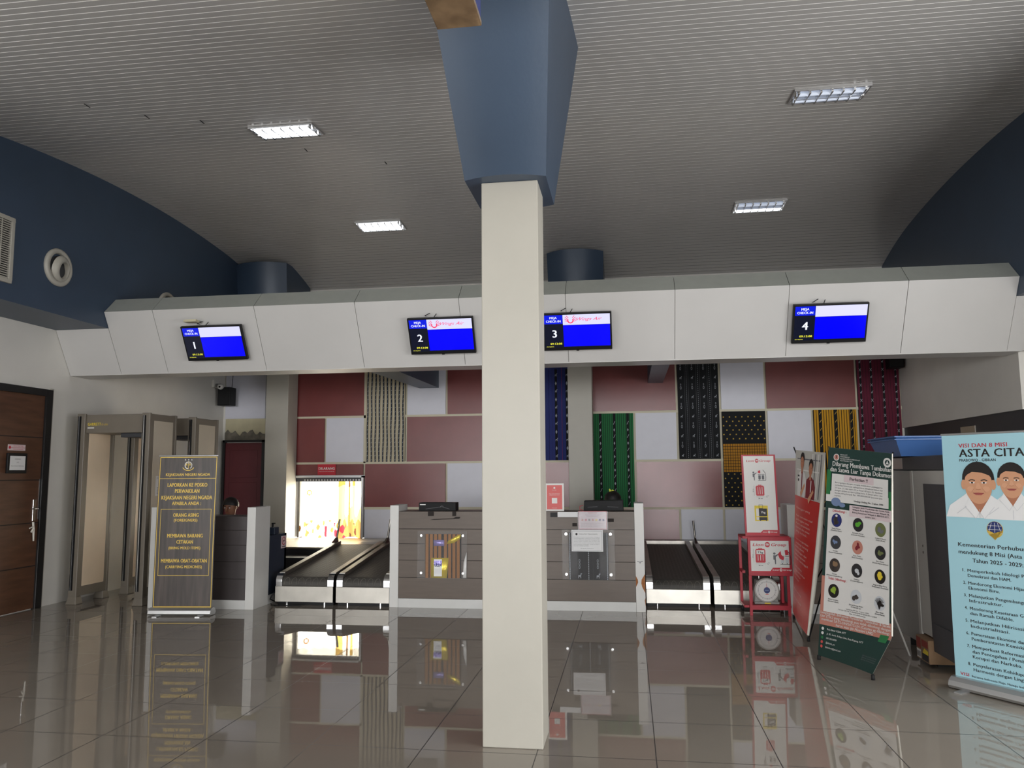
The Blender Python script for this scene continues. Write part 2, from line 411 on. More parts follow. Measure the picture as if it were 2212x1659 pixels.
# feature wall: boards and woven cloth panels between cream battens
BY = 12.255
def board(kind, x0, x1, z1, z0, label, cat='wall panel', artf=None, group=None):
    g = 0.017
    mb = MB(); X0, X1, ZA, ZB = x0+g, x1-g, z0+g, z1-g
    mb.box(X0, X1, BY, YB-0.0025, ZA, ZB, {'m': 'maroon_board', 'w': 'white_board'}.get(kind, 'black'))
    if artf:
        a = Art(face_y(X0, BY-0.001, ZA)); artf(a, X1-X0, ZB-ZA); mb2 = a.mb
        for f, mi_, sm in zip(mb2.f, mb2.m, mb2.sm):
            mb.add([mb2.v[i] for i in f], [list(range(len(f)))], mb2.mats[mi_], sm)
    nm = {'m': 'maroon_board', 'w': 'white_board'}.get(kind, 'woven_cloth_panel')
    return tag(mb.build(nm), label, cat, group)
def horse(a, u, v, k, m, l=3):
    a.rect(u-0.012*k, v, u+0.012*k, v+0.012*k, m, l); a.rect(u-0.012*k, v-0.014*k, u-0.007*k, v, m, l); a.rect(u+0.007*k, v-0.014*k, u+0.012*k, v, m, l)
    a.rect(u+0.008*k, v+0.01*k, u+0.014*k, v+0.028*k, m, l); a.rect(u+0.012*k, v+0.022*k, u+0.022*k, v+0.028*k, m, l)
def diamond(a, u, v, ru, rv, m, l=3): a.poly([(u-ru, v), (u, v-rv), (u+ru, v), (u, v+rv)], m, l)
mat('w_cream', (205, 196, 170), 0.85); mat('w_navy', (34, 44, 60), 0.85); mat('w_brown', (140, 120, 92), 0.85); mat('w_blue', (38, 48, 112), 0.85)
mat('w_black', (16, 18, 22), 0.85); mat('w_white', (165, 170, 176), 0.85); mat('w_green', (34, 110, 62), 0.85); mat('w_gold', (176, 122, 30), 0.85)
mat('w_yellow', (206, 150, 30), 0.85); mat('w_magenta', (98, 22, 48), 0.85); mat('w_pink', (170, 60, 90), 0.85); mat('w_dot', (200, 165, 70), 0.85)
def art_cream(a, W, H):
    a.rect(0, 0, W, H, 'w_cream', 1); n = 10
    for i in range(n):
        c = (i+0.5)*W/n
        pts = lambda off: [(c+off+0.004*math.sin(j*0.9+i), H*j/16) for j in range(17)]
        a.line(pts(0.0), 0.022, 'w_navy', 2); a.line(pts(0.020), 0.006, 'w_brown', 2); a.line(pts(-0.020), 0.004, 'w_brown', 2)
        for j in range(22): a.line([(c-0.008, H*(j+0.3)/22), (c+0.008, H*(j+0.3)/22+0.02)], 0.005, 'w_white', 3)
def art_blue(a, W, H):
    a.rect(0, 0, W, H, 'w_blue', 1)
    for i in range(12): a.rect(W*i/12, 0, W*i/12+0.003, H, 'w_navy', 2)
    for c in (0.12, 0.5, 0.82): a.rect(W*c, 0, W*c+0.003, H, 'w_pink', 2)
    for c in (0.3, 0.68, 0.95): a.rect(W*c-0.02, 0, W*c+0.02, H*0.93, 'w_black', 2)
    for c in (0.3, 0.68, 0.95):
        for j in range(11):
            v = 0.06+j*(H-0.14)/11
            if j % 2: diamond(a, W*c, v, 0.014, 0.032, 'w_white')
            else: horse(a, W*c, v, 1.1, 'w_white')
def art_green(a, W, H):
    a.rect(0, 0, W, H, 'w_green', 1)
    for i in range(20): a.rect(W*i/20, 0, W*i/20+0.006, H, 'w_black', 2)
    for c in (0.17, 0.52, 0.86):
        a.rect(W*c-0.02, 0, W*c+0.02, H, 'w_black', 3)
        for j in range(13):
            v = 0.05+j*(H-0.1)/13
            if j % 2: diamond(a, W*c, v, 0.012, 0.025, 'w_white', 4)
            else: a.line([(W*c-0.012, v-0.02), (W*c+0.014, v+0.03)], 0.007, 'w_white', 4)
def art_black(a, W, H):
    a.rect(0, 0, W, H, 'w_black', 1)
    for c in (0.08, 0.36, 0.64, 0.92):
        for j in range(10):
            v = 0.05+j*(H-0.05)/10
            if j % 2: a.ring(W*c, v, 0.008, 0.012, 'w_white', 2, 8, sy=2.2); a.ring(W*c, v+0.05, 0.005, 0.008, 'w_white', 2, 6, sy=2)
            else: horse(a, W*c, v, 1.0, 'w_white', 2)
    for c in (0.22, 0.5, 0.78):
        for j in range(48): a.rect(W*c-0.002, 0.02+j*H/50, W*c+0.003, 0.035+j*H/50, 'w_white', 2)
        for d in (-0.028, 0.028): a.rect(W*c+d-0.001, 0.02, W*c+d+0.001, H-0.08, 'print_grey', 2)
def art_gold(a, W, H):
    a.rect(0, 0, W, H, 'w_black', 1); z0, z1 = H*0.36, H*0.66
    a.rect(0, z0, W, z1, 'w_gold', 2)
    for i in range(18): a.rect(W*i/18, z0, W*i/18+0.006, z1, 'w_black', 3)
    for j in range(11): a.rect(0, z0+(z1-z0)*j/10-0.003, W, z0+(z1-z0)*j/10+0.004, 'w_black', 3)
    for j in range(22):
        v = 0.03+j*0.066
        if z0-0.02 < v < z1+0.02 or v > H-0.02: continue
        for i in range(7):
            u = (i+(0.75 if j % 2 else 0.25))*W/7
            if u < W-0.02: a.rect(u-0.009, v-0.009, u+0.009, v+0.009, 'w_dot', 2)
def art_yellow(a, W, H):
    a.rect(0, 0, W, H, 'w_yellow', 1)
    for i in range(17): a.rect(W*i/17, 0, W*i/17+0.009, H, 'w_black', 2)
    for c in (0.16, 0.52, 0.88):
        a.rect(W*c-0.022, 0, W*c+0.022, H, 'w_black', 3)
        for j in range(12): a.line([(W*c-0.012, 0.05+j*H/12), (W*c+0.014, 0.09+j*H/12)], 0.007, 'w_dot', 4)
def art_magenta(a, W, H):
    a.rect(0, 0, W, H, 'w_magenta', 1)
    for i in range(14): a.rect(W*i/14, 0, W*i/14+0.004, H, 'w_black', 2)
    for c in (0.08, 0.34, 0.62, 0.92):
        a.rect(W*c-0.014, 0, W*c+0.014, H, 'w_black', 3)
        for j in range(13):
            v = 0.05+j*H/13.5
            if j % 2: a.line([(W*c-0.014, v-0.02), (W*c+0.014, v+0.02)], 0.006, 'w_white', 4); a.line([(W*c+0.014, v-0.02), (W*c-0.014, v+0.02)], 0.006, 'w_white', 4)
            else: horse(a, W*c, v, 0.9, 'w_white', 4)
L, RR, Z = L_, R_, Z_
def split_around_opening():
    # maroon board of the third row, cut around the baggage opening below it
    mb = MB(); g = 0.017
    mb.box(L[0]+g, L[2]-g, BY, YB-0.0025, 1.46, Z[2]-g, 'maroon_board'); mb.box(L[0]+g, -5.44, BY, YB-0.0025, Z[3]+g, 1.46, 'maroon_board')
    tag(mb.build('maroon_board'), 'maroon wall board notched around the top of the bright baggage opening', 'wall panel')
board('m', L[0], L[2], Z[0], Z[1], 'wide dark maroon wall board at top, right of the left white column')
board('t', L[2], L[3], Z[0], Z[2], 'tall woven cloth panel striped cream and navy, left half of wall', 'textile panel', art_cream)
board('w', L[3], L[4], Z[0], Z[1], 'white wall board right of striped cloth, shaded by the blue beam')
board('m', L[4], L[6], Z[0], Z[1], 'maroon wall board at top touching the left edge of the front column')
board('m', L[0], L[1], Z[1], Z[2], 'narrow maroon wall board between left column and small white board')
board('w', L[1], L[2], Z[1], Z[2], 'square white wall board directly left of cream striped cloth')
board('m', L[3], L[5], Z[1], Z[2], 'wide pinkish maroon board directly right of the cream striped cloth')
board('t', L[6], L[7], Z[0], Z[2], 'blue woven cloth panel with small horse motifs beside front column', 'textile panel', art_blue)
split_around_opening()
board('m', L[2], L[4], Z[2], Z[3], 'wide maroon wall board right of the bright baggage opening')
board('w', L[4], L[5], Z[2], Z[3], 'white wall board above the right part of black monitor by front column')
board('m', L[6], L[7], Z[2], Z[3], 'maroon wall board below the blue cloth, behind small red poster')
mb = MB().box(L[0]+.017, -5.44, BY, YB-0.0025, Z[4], Z[3]-.017, 'white_board'); tag(mb.build('white_board'), 'narrow white board strip left of the bright baggage opening', 'wall panel')
board('w', L[2], L[3], Z[3], Z[4], 'low white wall board just right of baggage opening, behind luggage belts')
board('m', L[3], L[5], Z[3], Z[4], 'low maroon wall board mostly hidden by the left centre counter')
board('m', RR[0], RR[2], Z[0], Z[1], 'wide pinkish maroon board at top right of the narrow rear column')
board('t', RR[2], RR[3], Z[0], Z[2], 'tall black woven cloth panel with white figures in columns', 'textile panel', art_black)
board('w', RR[3], RR[4], Z[0], Z[1], 'white wall board at top between black cloth and maroon board')
board('m', RR[4], RR[6], Z[0], Z[1], 'wide dark maroon board at top beside the magenta cloth')
board('t', RR[6], RR[7], Z[0], Z[2], 'tall magenta woven cloth panel at the right end of the wall', 'textile panel', art_magenta)
board('t', RR[0], RR[1], Z[1], Z[3], 'green striped woven cloth panel behind the seated clerk', 'textile panel', art_green)
board('w', RR[1], RR[2], Z[1], Z[2], 'square white wall board between green cloth and black cloth')
board('t', RR[3], RR[4], Z[1], Z[3], 'black cloth panel with gold dots and gold checked band', 'textile panel', art_gold)
board('w', RR[4], RR[5], Z[1], Z[2], 'white wall board between gold dotted cloth and yellow striped cloth')
board('t', RR[5], RR[6], Z[1], Z[3], 'yellow and black striped woven cloth panel behind the folded banner', 'textile panel', art_yellow)
board('m', RR[1], RR[3], Z[2], Z[3], 'wide pinkish maroon board above the right pair of luggage belts')
board('m', RR[4], RR[5], Z[2], Z[3], 'dark maroon board seen between red stand sign and red banner')
board('m', RR[0], RR[2], Z[3], Z[4], 'low maroon board behind the third belt, right of white counter post')
board('w', RR[2], RR[3], Z[3], Z[4], 'low white board behind the upright bar of the right belts')
board('w', RR[3], RR[4], Z[3], Z[4], 'low white board just left of the red stand sign')
board('w', RR[4], RR[6], Z[3], Z[4], 'low white board behind the fourth counter')
board('w', RR[6], RR[7], Z[2], Z[4], 'white board low at right end behind grey scanner machine')
struct(MB().box(L[5]+0.02, L[6]-0.02, BY, YB-0.0025, Z[4], Z[1]-0.02, 'maroon_board').box(L[6]+0.02, L[7]-0.02, BY, YB-0.0025, Z[4], Z[3]-0.02, 'maroon_board').build('trim_7'))
# cream battens behind/between the boards
mb = MB()
for (a, b) in ((L[0]-0.02, L[-1]), (RR[0]-0.0, RR[-1])):
    for z in Z[:4]:
        if a < -5 and z == Z[3]:
            mb.box(a, -5.44, 12.245, YB-0.002, z-0.02, z+0.02, 'batten'); mb.box(-4.2, b, 12.245, YB-0.002, z-0.02, z+0.02, 'batten')
        else: mb.box(a, b, 12.2655, YB-0.002, z-0.022, z+0.022, 'batten')
for x in L[:1]+[L[2]]+RR[:1]: mb.box(x-0.018, x+0.018, 12.2655, YB-0.002, Z[4] if x != L[2] else Z[2], Z[0], 'batten')
mb.box(L[0], -5.42, 12.29, YB-0.001, 0.19, Z[0], 'batten').box(-4.2, L[7], 12.29, YB-0.001, 0.19, Z[0], 'batten').box(-5.42, -4.2, 12.29, YB-0.001, 1.46, Z[0], 'batten').box(RR[0], RR[7], 12.29, YB-0.001, 0.19, Z[0], 'batten')
struct(mb.build('trim_3'))

# left rear corner: lavender board, cream plaster strip with bare cement, maroon door
tag(MB().box(-6.63, -5.93, 12.26, YB-0.0025, 2.40, 3.2, 'lavender_board').build('lavender_board'), 'pale lavender wall board above maroon door in left rear corner', 'wall panel')
def cement_patch():
    mb = MB(); mb.box(-6.63, -5.93, 12.285, YB, 2.04, 2.40, 'plaster_cream')
    top = [(-6.63+0.7*i/16, 2.17+0.035*math.sin(i*1.9)+0.025*math.sin(i*0.8)) for i in range(17)]
    prof = [(-5.93, 2.045), (-6.63, 2.045)] + top
    mb.prism_y(prof[::-1], 12.272, 12.286, 'cement')
    return struct(mb.build('trim_4'))
cement_patch()
d = thing('door_1', (-6.28, 12.28, 0), None, None); d['kind'] = 'structure'
MB().box(-6.64, -6.60, 12.22, 12.30, 0, 2.045, 'door_black').box(-5.95, -5.91, 12.22, 12.30, 0, 2.045, 'door_black').box(-6.64, -5.91, 12.22, 12.30, 2.01, 2.045, 'door_black').build('door_frame', d)
mb = MB().box(-6.60, -5.95, 12.25, 12.29, 0.01, 2.0, 'door_maroon')
for z0, z1 in ((0.15, 0.62), (0.70, 1.35), (1.43, 1.88)): mb.box(-6.52, -6.03, 12.243, 12.252, z0, z1, 'door_maroon')
mb.build('door_leaf', d, bevel=0.004)

# brown door in left wall
d = thing('door_2', (XL, 7.7, 0), None, None); d['kind'] = 'structure'
MB().box(XL-0.01, XL+0.05, 8.18, 8.28, 0, 2.48, 'door_black').box(XL-0.01, XL+0.05, 7.10, 7.2, 0, 2.48, 'door_black').box(XL-0.01, XL+0.05, 7.2, 8.18, 2.40, 2.48, 'door_black').build('door_frame', d, bevel=0.004)
mb = MB().box(XL, XL+0.025, 7.2, 8.18, 0.01, 2.40, 'wood_door')
for k in range(1, 5): mb.box(XL+0.0245, XL+0.0262, 7.2, 8.18, 2.40*k/5-0.006, 2.40*k/5+0.006, 'groove')
mb.build('door_leaf', d)
h = MB().box(XL+0.025, XL+0.034, 8.085, 8.135, 0.98, 1.22, 'chrome').build('door_handle', d, bevel=0.003)
MB().tube([(XL+0.03, 8.11, 1.12), (XL+0.085, 8.11, 1.12), (XL+0.09, 8.09, 1.12), (XL+0.09, 8.0, 1.12)], 0.009, 'chrome').build('lever', h)
MB().box(XL+0.026, XL+0.03, 8.165, 8.175, 1.0, 1.45, 'chrome').build('latch_plate', d)
struct(MB().box(XL, XL+0.012, 8.285, 8.335, 0, 2.50, 'cream_paint').build('trim_5'))
kt = MB(); kt.tube([(XL+0.04, 8.09, 0.97), (XL+0.05, 8.09, 0.90), (XL+0.05, 8.06, 0.86)], 0.012, 'banner_back'); kt.tube([(XL+0.05, 8.09, 0.92), (XL+0.05, 8.03, 0.905)], 0.008, 'banner_back')
kt.tube([(XL+0.05, 8.09, 0.90), (XL+0.05, 8.10, 0.76)], [0.014, 0.008], 'banner_back'); tag(kt.build('cloth_strap'), 'crumpled off-white strap hanging below the brown door handle', 'strap')
def lw(y0, z0, off=0.03): return flat((XL+off, y0, z0), (0, 1, 0), (0, 0, 1), (1, 0, 0))
a = Art(lw(7.67, 1.765)); a.mb.box(XL+0.025, XL+0.03, 7.67, 7.92, 1.765, 1.83, 'paper_pink')
a.text('ORANG YANG TIDAK', 0.145, 0.045, 0.010, 'sign_red', 1); a.text('BERKEPENTINGAN DILARANG', 0.145, 0.026, 0.011, 'sign_red', 1, width=0.2); a.text('MASUK KE RUANGAN', 0.145, 0.008, 0.010, 'sign_red', 1); a.disc(0.025, 0.033, 0.016, 0.016, 'sign_red', 1)
tag(a.mb.build('door_sticker'), 'small pink and red warning sticker on brown door above black frame', 'sticker')
fr = thing('framed_notice', (XL+0.03, 7.79, 1.52), 'black framed paper notice hung on the brown door', 'notice')
mb = MB(); mb.box(XL+0.026, XL+0.05, 7.655, 7.935, 1.515, 1.735, 'black'); mb.build('frame', fr, bevel=0.004)
a = Art(lw(7.685, 1.55, 0.052)); a.mb.box(XL+0.05, XL+0.0515, 7.685, 7.905, 1.55, 1.705, 'paper')
a.text('RUANGAN', 0.11, 0.115, 0.012, 'print_grey', 1); a.text('OPS', 0.11, 0.078, 0.012, 'print_grey', 1); a.text('PELAYANAN TERMINAL', 0.11, 0.04, 0.011, 'print_grey', 1, width=0.18); a.mb.build('paper', fr)

# air grille and jet nozzles on the blue left beam
gx = -6.0
g = thing('air_grille', (gx, 6.35, 3.37), 'white louvred air grille on dark blue wall at left edge', 'air vent')
mb = MB()
mb.box(gx, gx+0.03, 5.9, 6.8, 3.37, 3.41, 'cream_paint').box(gx, gx+0.03, 5.9, 6.8, 3.99, 4.03, 'cream_paint').box(gx, gx+0.03, 5.9, 5.94, 3.41, 3.99, 'cream_paint').box(gx, gx+0.03, 6.76, 6.8, 3.41, 3.99, 'cream_paint')
mb.build('frame', g, bevel=0.004)
MB().box(gx, gx+0.002, 5.94, 6.76, 3.41, 3.99, 'black').build('duct_back', g)
mb = MB()
for k in range(26): z = 3.415+k*0.0222; mb.box(gx+0.006, gx+0.022, 5.94, 6.76, z, z+0.010, 'cream_paint')
for k in range(1, 7): mb.box(gx+0.018, gx+0.026, 5.94+0.117*k-0.004, 5.94+0.117*k+0.004, 3.41, 3.99, 'cream_paint')
mb.build('louvres', g)
def nozzle(y, z, label):
    t = thing('jet_nozzle', (gx, y, z), label, 'air vent', 'round jet nozzles on the blue left beam')
    MB().lathe([(0.20, 0.0), (0.205, 0.02), (0.19, 0.035), (0.155, 0.04), (0.15, 0.02), (0.145, 0.005)], (gx, y, z), (1, 0, 0), 'cream_paint', 36).build('flange', t)
    MB().lathe([(0.15, 0.012), (0.145, 0.04), (0.12, 0.062), (0.095, 0.07), (0.088, 0.062), (0.084, 0.02)], (gx, y+0.015, z-0.015), (1, 0.2, -0.2), 'cream_paint', 32).build('ball_nozzle', t)
    MB().lathe([(0.0001, 0.0), (0.14, 0.0), (0.14, -0.004), (0.0001, -0.004)], (gx+0.012, y+0.012, z-0.012), (1, 0.0, 0.0), 'dark_grey', 24).build('nozzle_throat', t)
nozzle(7.44, 3.70, 'round white jet nozzle with rust streak on dark blue wall')
nozzle(9.47, 3.685, 'round white jet nozzle mostly hidden behind the white bulkhead')

# columns with flared blue heads
def column(name, x0, x1, y0, y1, z1, cx, half, sec, label, catlabel):
    """sec: list of (z, half width, y front, y back, bulge)"""
    t = thing(name, ((x0+x1)/2, (y0+y1)/2, 0), label, 'column')
    MB().box(x0, x1, y0, y1, 0, z1, 'cream_paint').build('shaft', t, bevel=0.006)
    n = 8; rings = []
    for z, hw, yf, yb, bl in sec:
        ring = [(cx-hw+2*hw*i/n, yf-bl*(1-(2*i/n-1)**2), z) for i in range(n+1)] + [(cx+hw-2*hw*i/n, yb+bl*(1-(2*i/n-1)**2), z) for i in range(n+1)]
        rings.append(ring)
    m = len(rings[0]); mb = MB(); mb.add(rings[0], [list(range(m))[::-1]], 'blue_paint'); mb.add(rings[-1], [list(range(m))], 'blue_paint')
    A, B = rings[0], rings[-1]; q = n+1
    for (i0, i1, sm) in ((0, n, True), (n, n+1, False), (n+1, 2*n+1, True), (2*n+1, 2*n+2, False)):
        idx = [i % m for i in range(i0, i1+1)]; c_ = len(idx)
        mb.add([A[i] for i in idx]+[B[i] for i in idx], [(i, i+1, c_+i+1, c_+i) for i in range(c_-1)], 'blue_paint', sm)
    c = mb.build('capital', t); c['label'] = 'flared dark blue column head'
    return t
column('column', -0.825, -0.49, 4.43, 4.72, 3.2, -0.675, 0.24, [(3.2, 0.24, 4.38, 4.88, 0.06), (4.75, 0.385, 3.45, 5.62, 0.08)], 'nearest cream square column with dark blue flared head, centre of hall', 'c')
column('column', -0.885, -0.52, 11.85, 12.22, 3.3, -0.72, 0.4, [(3.3, 0.38, 11.6, 12.25, 0.14), (4.74, 0.42, 11.45, 12.25, 0.2)], 'rear cream column between the blue cloth and maroon board', 'c')
column('column', -5.72, -5.345, 11.85, 12.22, 3.3, -5.60, 0.4, [(3.3, 0.39, 11.5, 12.25, 0.1), (4.74, 0.42, 11.3, 12.25, 0.15)], 'rear cream column left of baggage opening, beside the maroon door', 'c')
# dark blue ceiling beams ending at the feature wall
tag(MB().hexa([(-3.46, 8.98, 2.84), (-3.03, 8.98, 2.84), (-2.98, 12.24, 2.84), (-3.29, 12.24, 2.84), (-3.46, 8.98, 3.5), (-3.03, 8.98, 3.5), (-2.98, 12.24, 3.5), (-3.29, 12.24, 3.5)], 'blue_paint').build('ceiling_beam'), 'dark blue beam end below the bulkhead, against white board left of column', 'beam')
tag(MB().box(0.325, 0.55, 8.98, 12.24, 2.84, 3.5, 'blue_paint').build('ceiling_beam'), 'dark grey-blue beam end below the bulkhead, left of the black cloth', 'beam')

# ------------------------------------------------------------------ bulkhead over the desks
bk = thing('signage_bulkhead', (-1.2, 8.6, 2.69), 'long white panelled bulkhead spanning hall above the check-in desks', 'bulkhead')
XS = [-6.68, -5.39, -4.15, -2.965, -1.787, -0.625, 0.522, 1.674, 2.823, 4.0, 4.7]
FT, FB, BT = (8.22, 3.375), (8.60, 2.69), (8.42, 3.565)
MB().prism_x([(8.245, 3.365), (8.615, 2.70), (8.95, 2.70), (8.95, 3.55), (8.44, 3.55)], -5.99, 3.84, 'seam_dark').build('core', bk)
MB().prism_x([(8.33, 3.19), (8.615, 2.70), (8.95, 2.70), (8.95, 3.19)], -6.675, -5.99, 'seam_dark').build('core', bk)
MB().prism_x([(8.33, 3.19), (8.615, 2.70), (8.69, 2.70), (8.69, 3.19)], 3.84, 4.7, 'seam_dark').build('core', bk)
g = 0.0025
for i in range(len(XS)-1):
    x0, x1 = XS[i]+g, XS[i+1]-g; th = 0.02
    def slab(prof, xa, xb, m, nm):
        (ya, za), (yb, zb) = prof; dx, dz = yb-ya, zb-za; Ln = math.hypot(dx, dz); ny, nz = dz/Ln, -dx/Ln
        if ny > 0: ny, nz = -ny, -nz
        MB().prism_x([(ya, za), (yb, zb), (yb-ny*th, zb-nz*th), (ya-ny*th, za-nz*th)], xa, xb, m).build(nm, bk, bevel=0.0015)
    if i == 0:
        yy, zz = 8.315, 3.198
        slab(((yy, zz), FB), -6.675, -6.0, 'panel_white', 'cladding_panel'); slab((FT, FB), -5.995, x1, 'panel_white', 'cladding_panel'); slab((BT, FT), -5.995, x1, 'panel_grey', 'bevel_panel')
    elif i == len(XS)-2:
        slab(((8.315, 3.198), FB), 3.85, x1, 'panel_white', 'cladding_panel')
    else:
        xe = min(x1, 3.848)
        slab((FT, FB), x0, xe, 'panel_white', 'cladding_panel'); slab((BT, FT), x0, xe, 'panel_grey', 'bevel_panel')
MB().box(-6.675, 3.99, 8.60, 8.95, 2.685, 2.70, 'panel_white').build('soffit_board', bk)

# ------------------------------------------------------------------ ceiling lights
def ceiling_light(x, y, tubes, label):
    z = ceil_z(y); sl = -0.055*(y-8.9)
    t = thing('ceiling_light', (0, 0, 0), label, 'ceiling light', 'recessed louvre ceiling lights')
    W, D, H = 0.31, 0.155, 0.075
    mb = MB(); e = 0.014
    mb.box(-W-e, W+e, -D-e, -D, -0.012, 0.004, 'aluminium').box(-W-e, W+e, D, D+e, -0.012, 0.004, 'aluminium').box(-W-e, -W, -D, D, -0.012, 0.004, 'aluminium').box(W, W+e, -D, D, -0.012, 0.004, 'aluminium')
    mb.build('frame', t)
    mb = MB(); mb.box(-W, W, -D, D, 0.003, 0.006, 'chrome')
    mb.build('reflector', t)
    mb = MB()
    for k in range(-3, 4):
        xk = k*W/3.3; mb.prism_z([(xk-0.008, -D+0.01), (xk+0.008, -D+0.01), (xk+0.003, -0.01), (xk-0.003, -0.01)], -0.03, 0.002, 'chrome')
        mb.prism_z([(xk-0.003, 0.01), (xk+0.003, 0.01), (xk+0.008, D-0.01), (xk-0.008, D-0.01)], -0.03, 0.002, 'chrome')
    mb.box(-W+0.01, W-0.01, -0.006, 0.006, -0.034, 0.002, 'chrome')
    mb.build('louvre', t)
    for yy, on in zip((-0.078, 0.078), tubes):
        MB().cyl((-W+0.02, yy, -0.014), (W-0.02, yy, -0.014), 0.016 if on < 2 else 0.05, 'tube_on' if on else 'tube_dim', 12).build('tube', t)
    t.location = (x, y, z-0.006); t.rotation_euler = (math.atan(sl), 0, 0); return t
ceiling_light(-3.24, 7.0, (1, 1), 'lit ceiling light, larger of the two left of the column')
ceiling_light(-3.31, 10.2, (1, 1), 'lit ceiling light, farther and smaller of the two left of column')
ceiling_light(1.85, 7.07, (0, 0), 'unlit louvred ceiling light at upper right of the ceiling')
ceiling_light(1.745, 10.22, (0, 1), 'half lit ceiling light right of column, near the bulkhead')

# ------------------------------------------------------------------ hanging sign box at the top of the picture
hs = thing('hanging_sign', (-0.53, 1.95, 3.0), 'hanging sign box with mirror-like brown underside before column head', 'sign')
MB().hexa([(-0.61, 1.5, 3.02), (-0.45, 1.5, 3.02), (-0.46, 2.47, 3.02), (-0.61, 2.47, 3.02), (-0.61, 1.5, 3.35), (-0.45, 1.5, 3.35), (-0.46, 2.47, 3.35), (-0.61, 2.47, 3.35)], 'blue_trim').build('sign_box', hs, bevel=0.004)
b_ = MB().hexa([(-0.612, 1.49, 3.0), (-0.448, 1.49, 3.0), (-0.458, 2.475, 3.0), (-0.612, 2.475, 3.0), (-0.612, 1.49, 3.02), (-0.448, 1.49, 3.02), (-0.458, 2.475, 3.02), (-0.612, 2.475, 3.02)], 'brass_mirror').build('underside_tray', hs, bevel=0.003); b_['label'] = 'reflective brown metal underside'
MB().cyl((-0.53, 1.7, 3.35), (-0.53, 1.7, ceil_z(1.7)), 0.008, 'steel').build('hanger_rod', hs); MB().cyl((-0.53, 2.3, 3.35), (-0.53, 2.3, ceil_z(2.3)), 0.008, 'steel').build('hanger_rod', hs)

# ------------------------------------------------------------------ check-in screens
nrm = Vector((0, -0.875, -0.485)).normalized(); upv = Vector((0, -0.485, 0.875)).normalized()
def tv(xc, num, airline, label, tilt=0.0, extra=True):
    P = Vector((xc, 8.335, 2.985)); t = thing('check_in_screen', P, label, 'screen', 'check-in screens on the bulkhead')
    ux = Vector((math.cos(tilt), 0, math.sin(tilt))); ux = (ux - nrm*ux.dot(nrm)).normalized(); uy = ux.cross(nrm).normalized(); uy = uy if uy.z > 0 else -uy
    W, H = 0.735, 0.42; w0 = P - ux*W/2 - uy*H/2
    def bx(u0, u1, v0, v1, n0, n1, m, mb):
        c = [w0+ux*u+uy*v+nrm*k for k in (n0, n1) for (u, v) in ((u0, v0), (u1, v0), (u1, v1), (u0, v1))]; return mb.hexa(c, m)
    mb = MB(); bx(0, W, 0, H, -0.04, 0.0, 'black', mb); cs = mb.build('casing', t, bevel=0.004)
    mb = MB(); bx(0.25, 0.5, 0.12, 0.3, -0.086, -0.04, 'black', mb); mb.build('wall_bracket', t)
    a = Art(lambda u, v, k: w0+ux*u+uy*v+nrm*(0.001+k)); b = 0.016
    a.rect(b, 0.034, W-b, H-b, 'screen_dark', 0)
    us = 0.215
    a.rect(b+0.002, H-b-0.10, us, H-b-0.002, 'screen_blue_head', 1); a.rect(us+0.003, H-b-0.115, W-b, H-b, 'screen_white', 1); a.rect(us+0.004, 0.045, W-b-0.002, H-b-0.118, 'screen_blue', 1)
    a.text('MEJA', (b+us)/2, H-b-0.044, 0.024, 'screen_text', 2, bold=True); a.text('CHECK-IN', (b+us)/2, H-b-0.082, 0.024, 'screen_text', 2, bold=True, width=0.155)
    a.text(num, (b+us)/2+0.005, 0.152, 0.082, 'screen_text', 2, bold=True); a.text('09:13:08', (b+us)/2+0.02, 0.07, 0.021, 'screen_yellow', 2, bold=True, width=0.125)
    a.text('SOA BAJAWA', 0.03, 0.041, 0.011, 'screen_yellow', 2, 'l', width=0.08)
    if airline:
        cx, cy = us+0.085, H-b-0.064
        a.ring(cx, cy, 0.022, 0.034, 'screen_red', 2, 16, 150, 390)
        for sgn in (-1, 1):
            for k in range(4):
                an = R(90-sgn*(38+k*24)); r0 = 0.034
                a.line([(cx+r0*math.cos(an)*1.0, cy+r0*math.sin(an)), (cx+sgn*0.012+0.052*math.cos(an), cy+0.014+0.05*math.sin(an))], 0.006, 'screen_red', 2)
        a.text('Wings Air', us+0.15, H-b-0.068, 0.034, 'screen_red', 2, 'l', shear=0.5, width=0.27)
    a.mb.build('display', t)
    mb = MB(); bx(0.35, 0.38, -0.006, 0.004, -0.005, 0.003, 'black_gloss', mb); mb.build('power_button', cs)
    if extra:
        c1 = w0+ux*0.2+uy*H-nrm*0.03
        MB().tube([c1-nrm*0.05, c1+uy*0.02, c1+ux*0.05+uy*0.035-nrm*0.04], 0.004, 'black').build('cable', t)
        MB().tube([c1+ux*0.1, c1+ux*0.12+uy*0.025-nrm*0.04], 0.004, 'black').build('cable', t)
    return t
tv(-4.675, '1', False, 'leftmost blue check-in screen showing number 1', 0.0)
tv(-2.0, '2', True, 'blue check-in screen showing number 2 beside left edge of front column', 0.0)
tv(-0.51, '3', True, 'blue check-in screen showing number 3 just right of front column', 0.0)
tv(2.075, '4', False, 'rightmost blue check-in screen showing number 4', 0.0)
tag(MB().box(-4.97, -4.82, 8.18, 8.26, 3.215, 3.24, 'plaster_cream').build('wood_scrap'), 'small tan block lying on top of leftmost check-in screen', 'block')
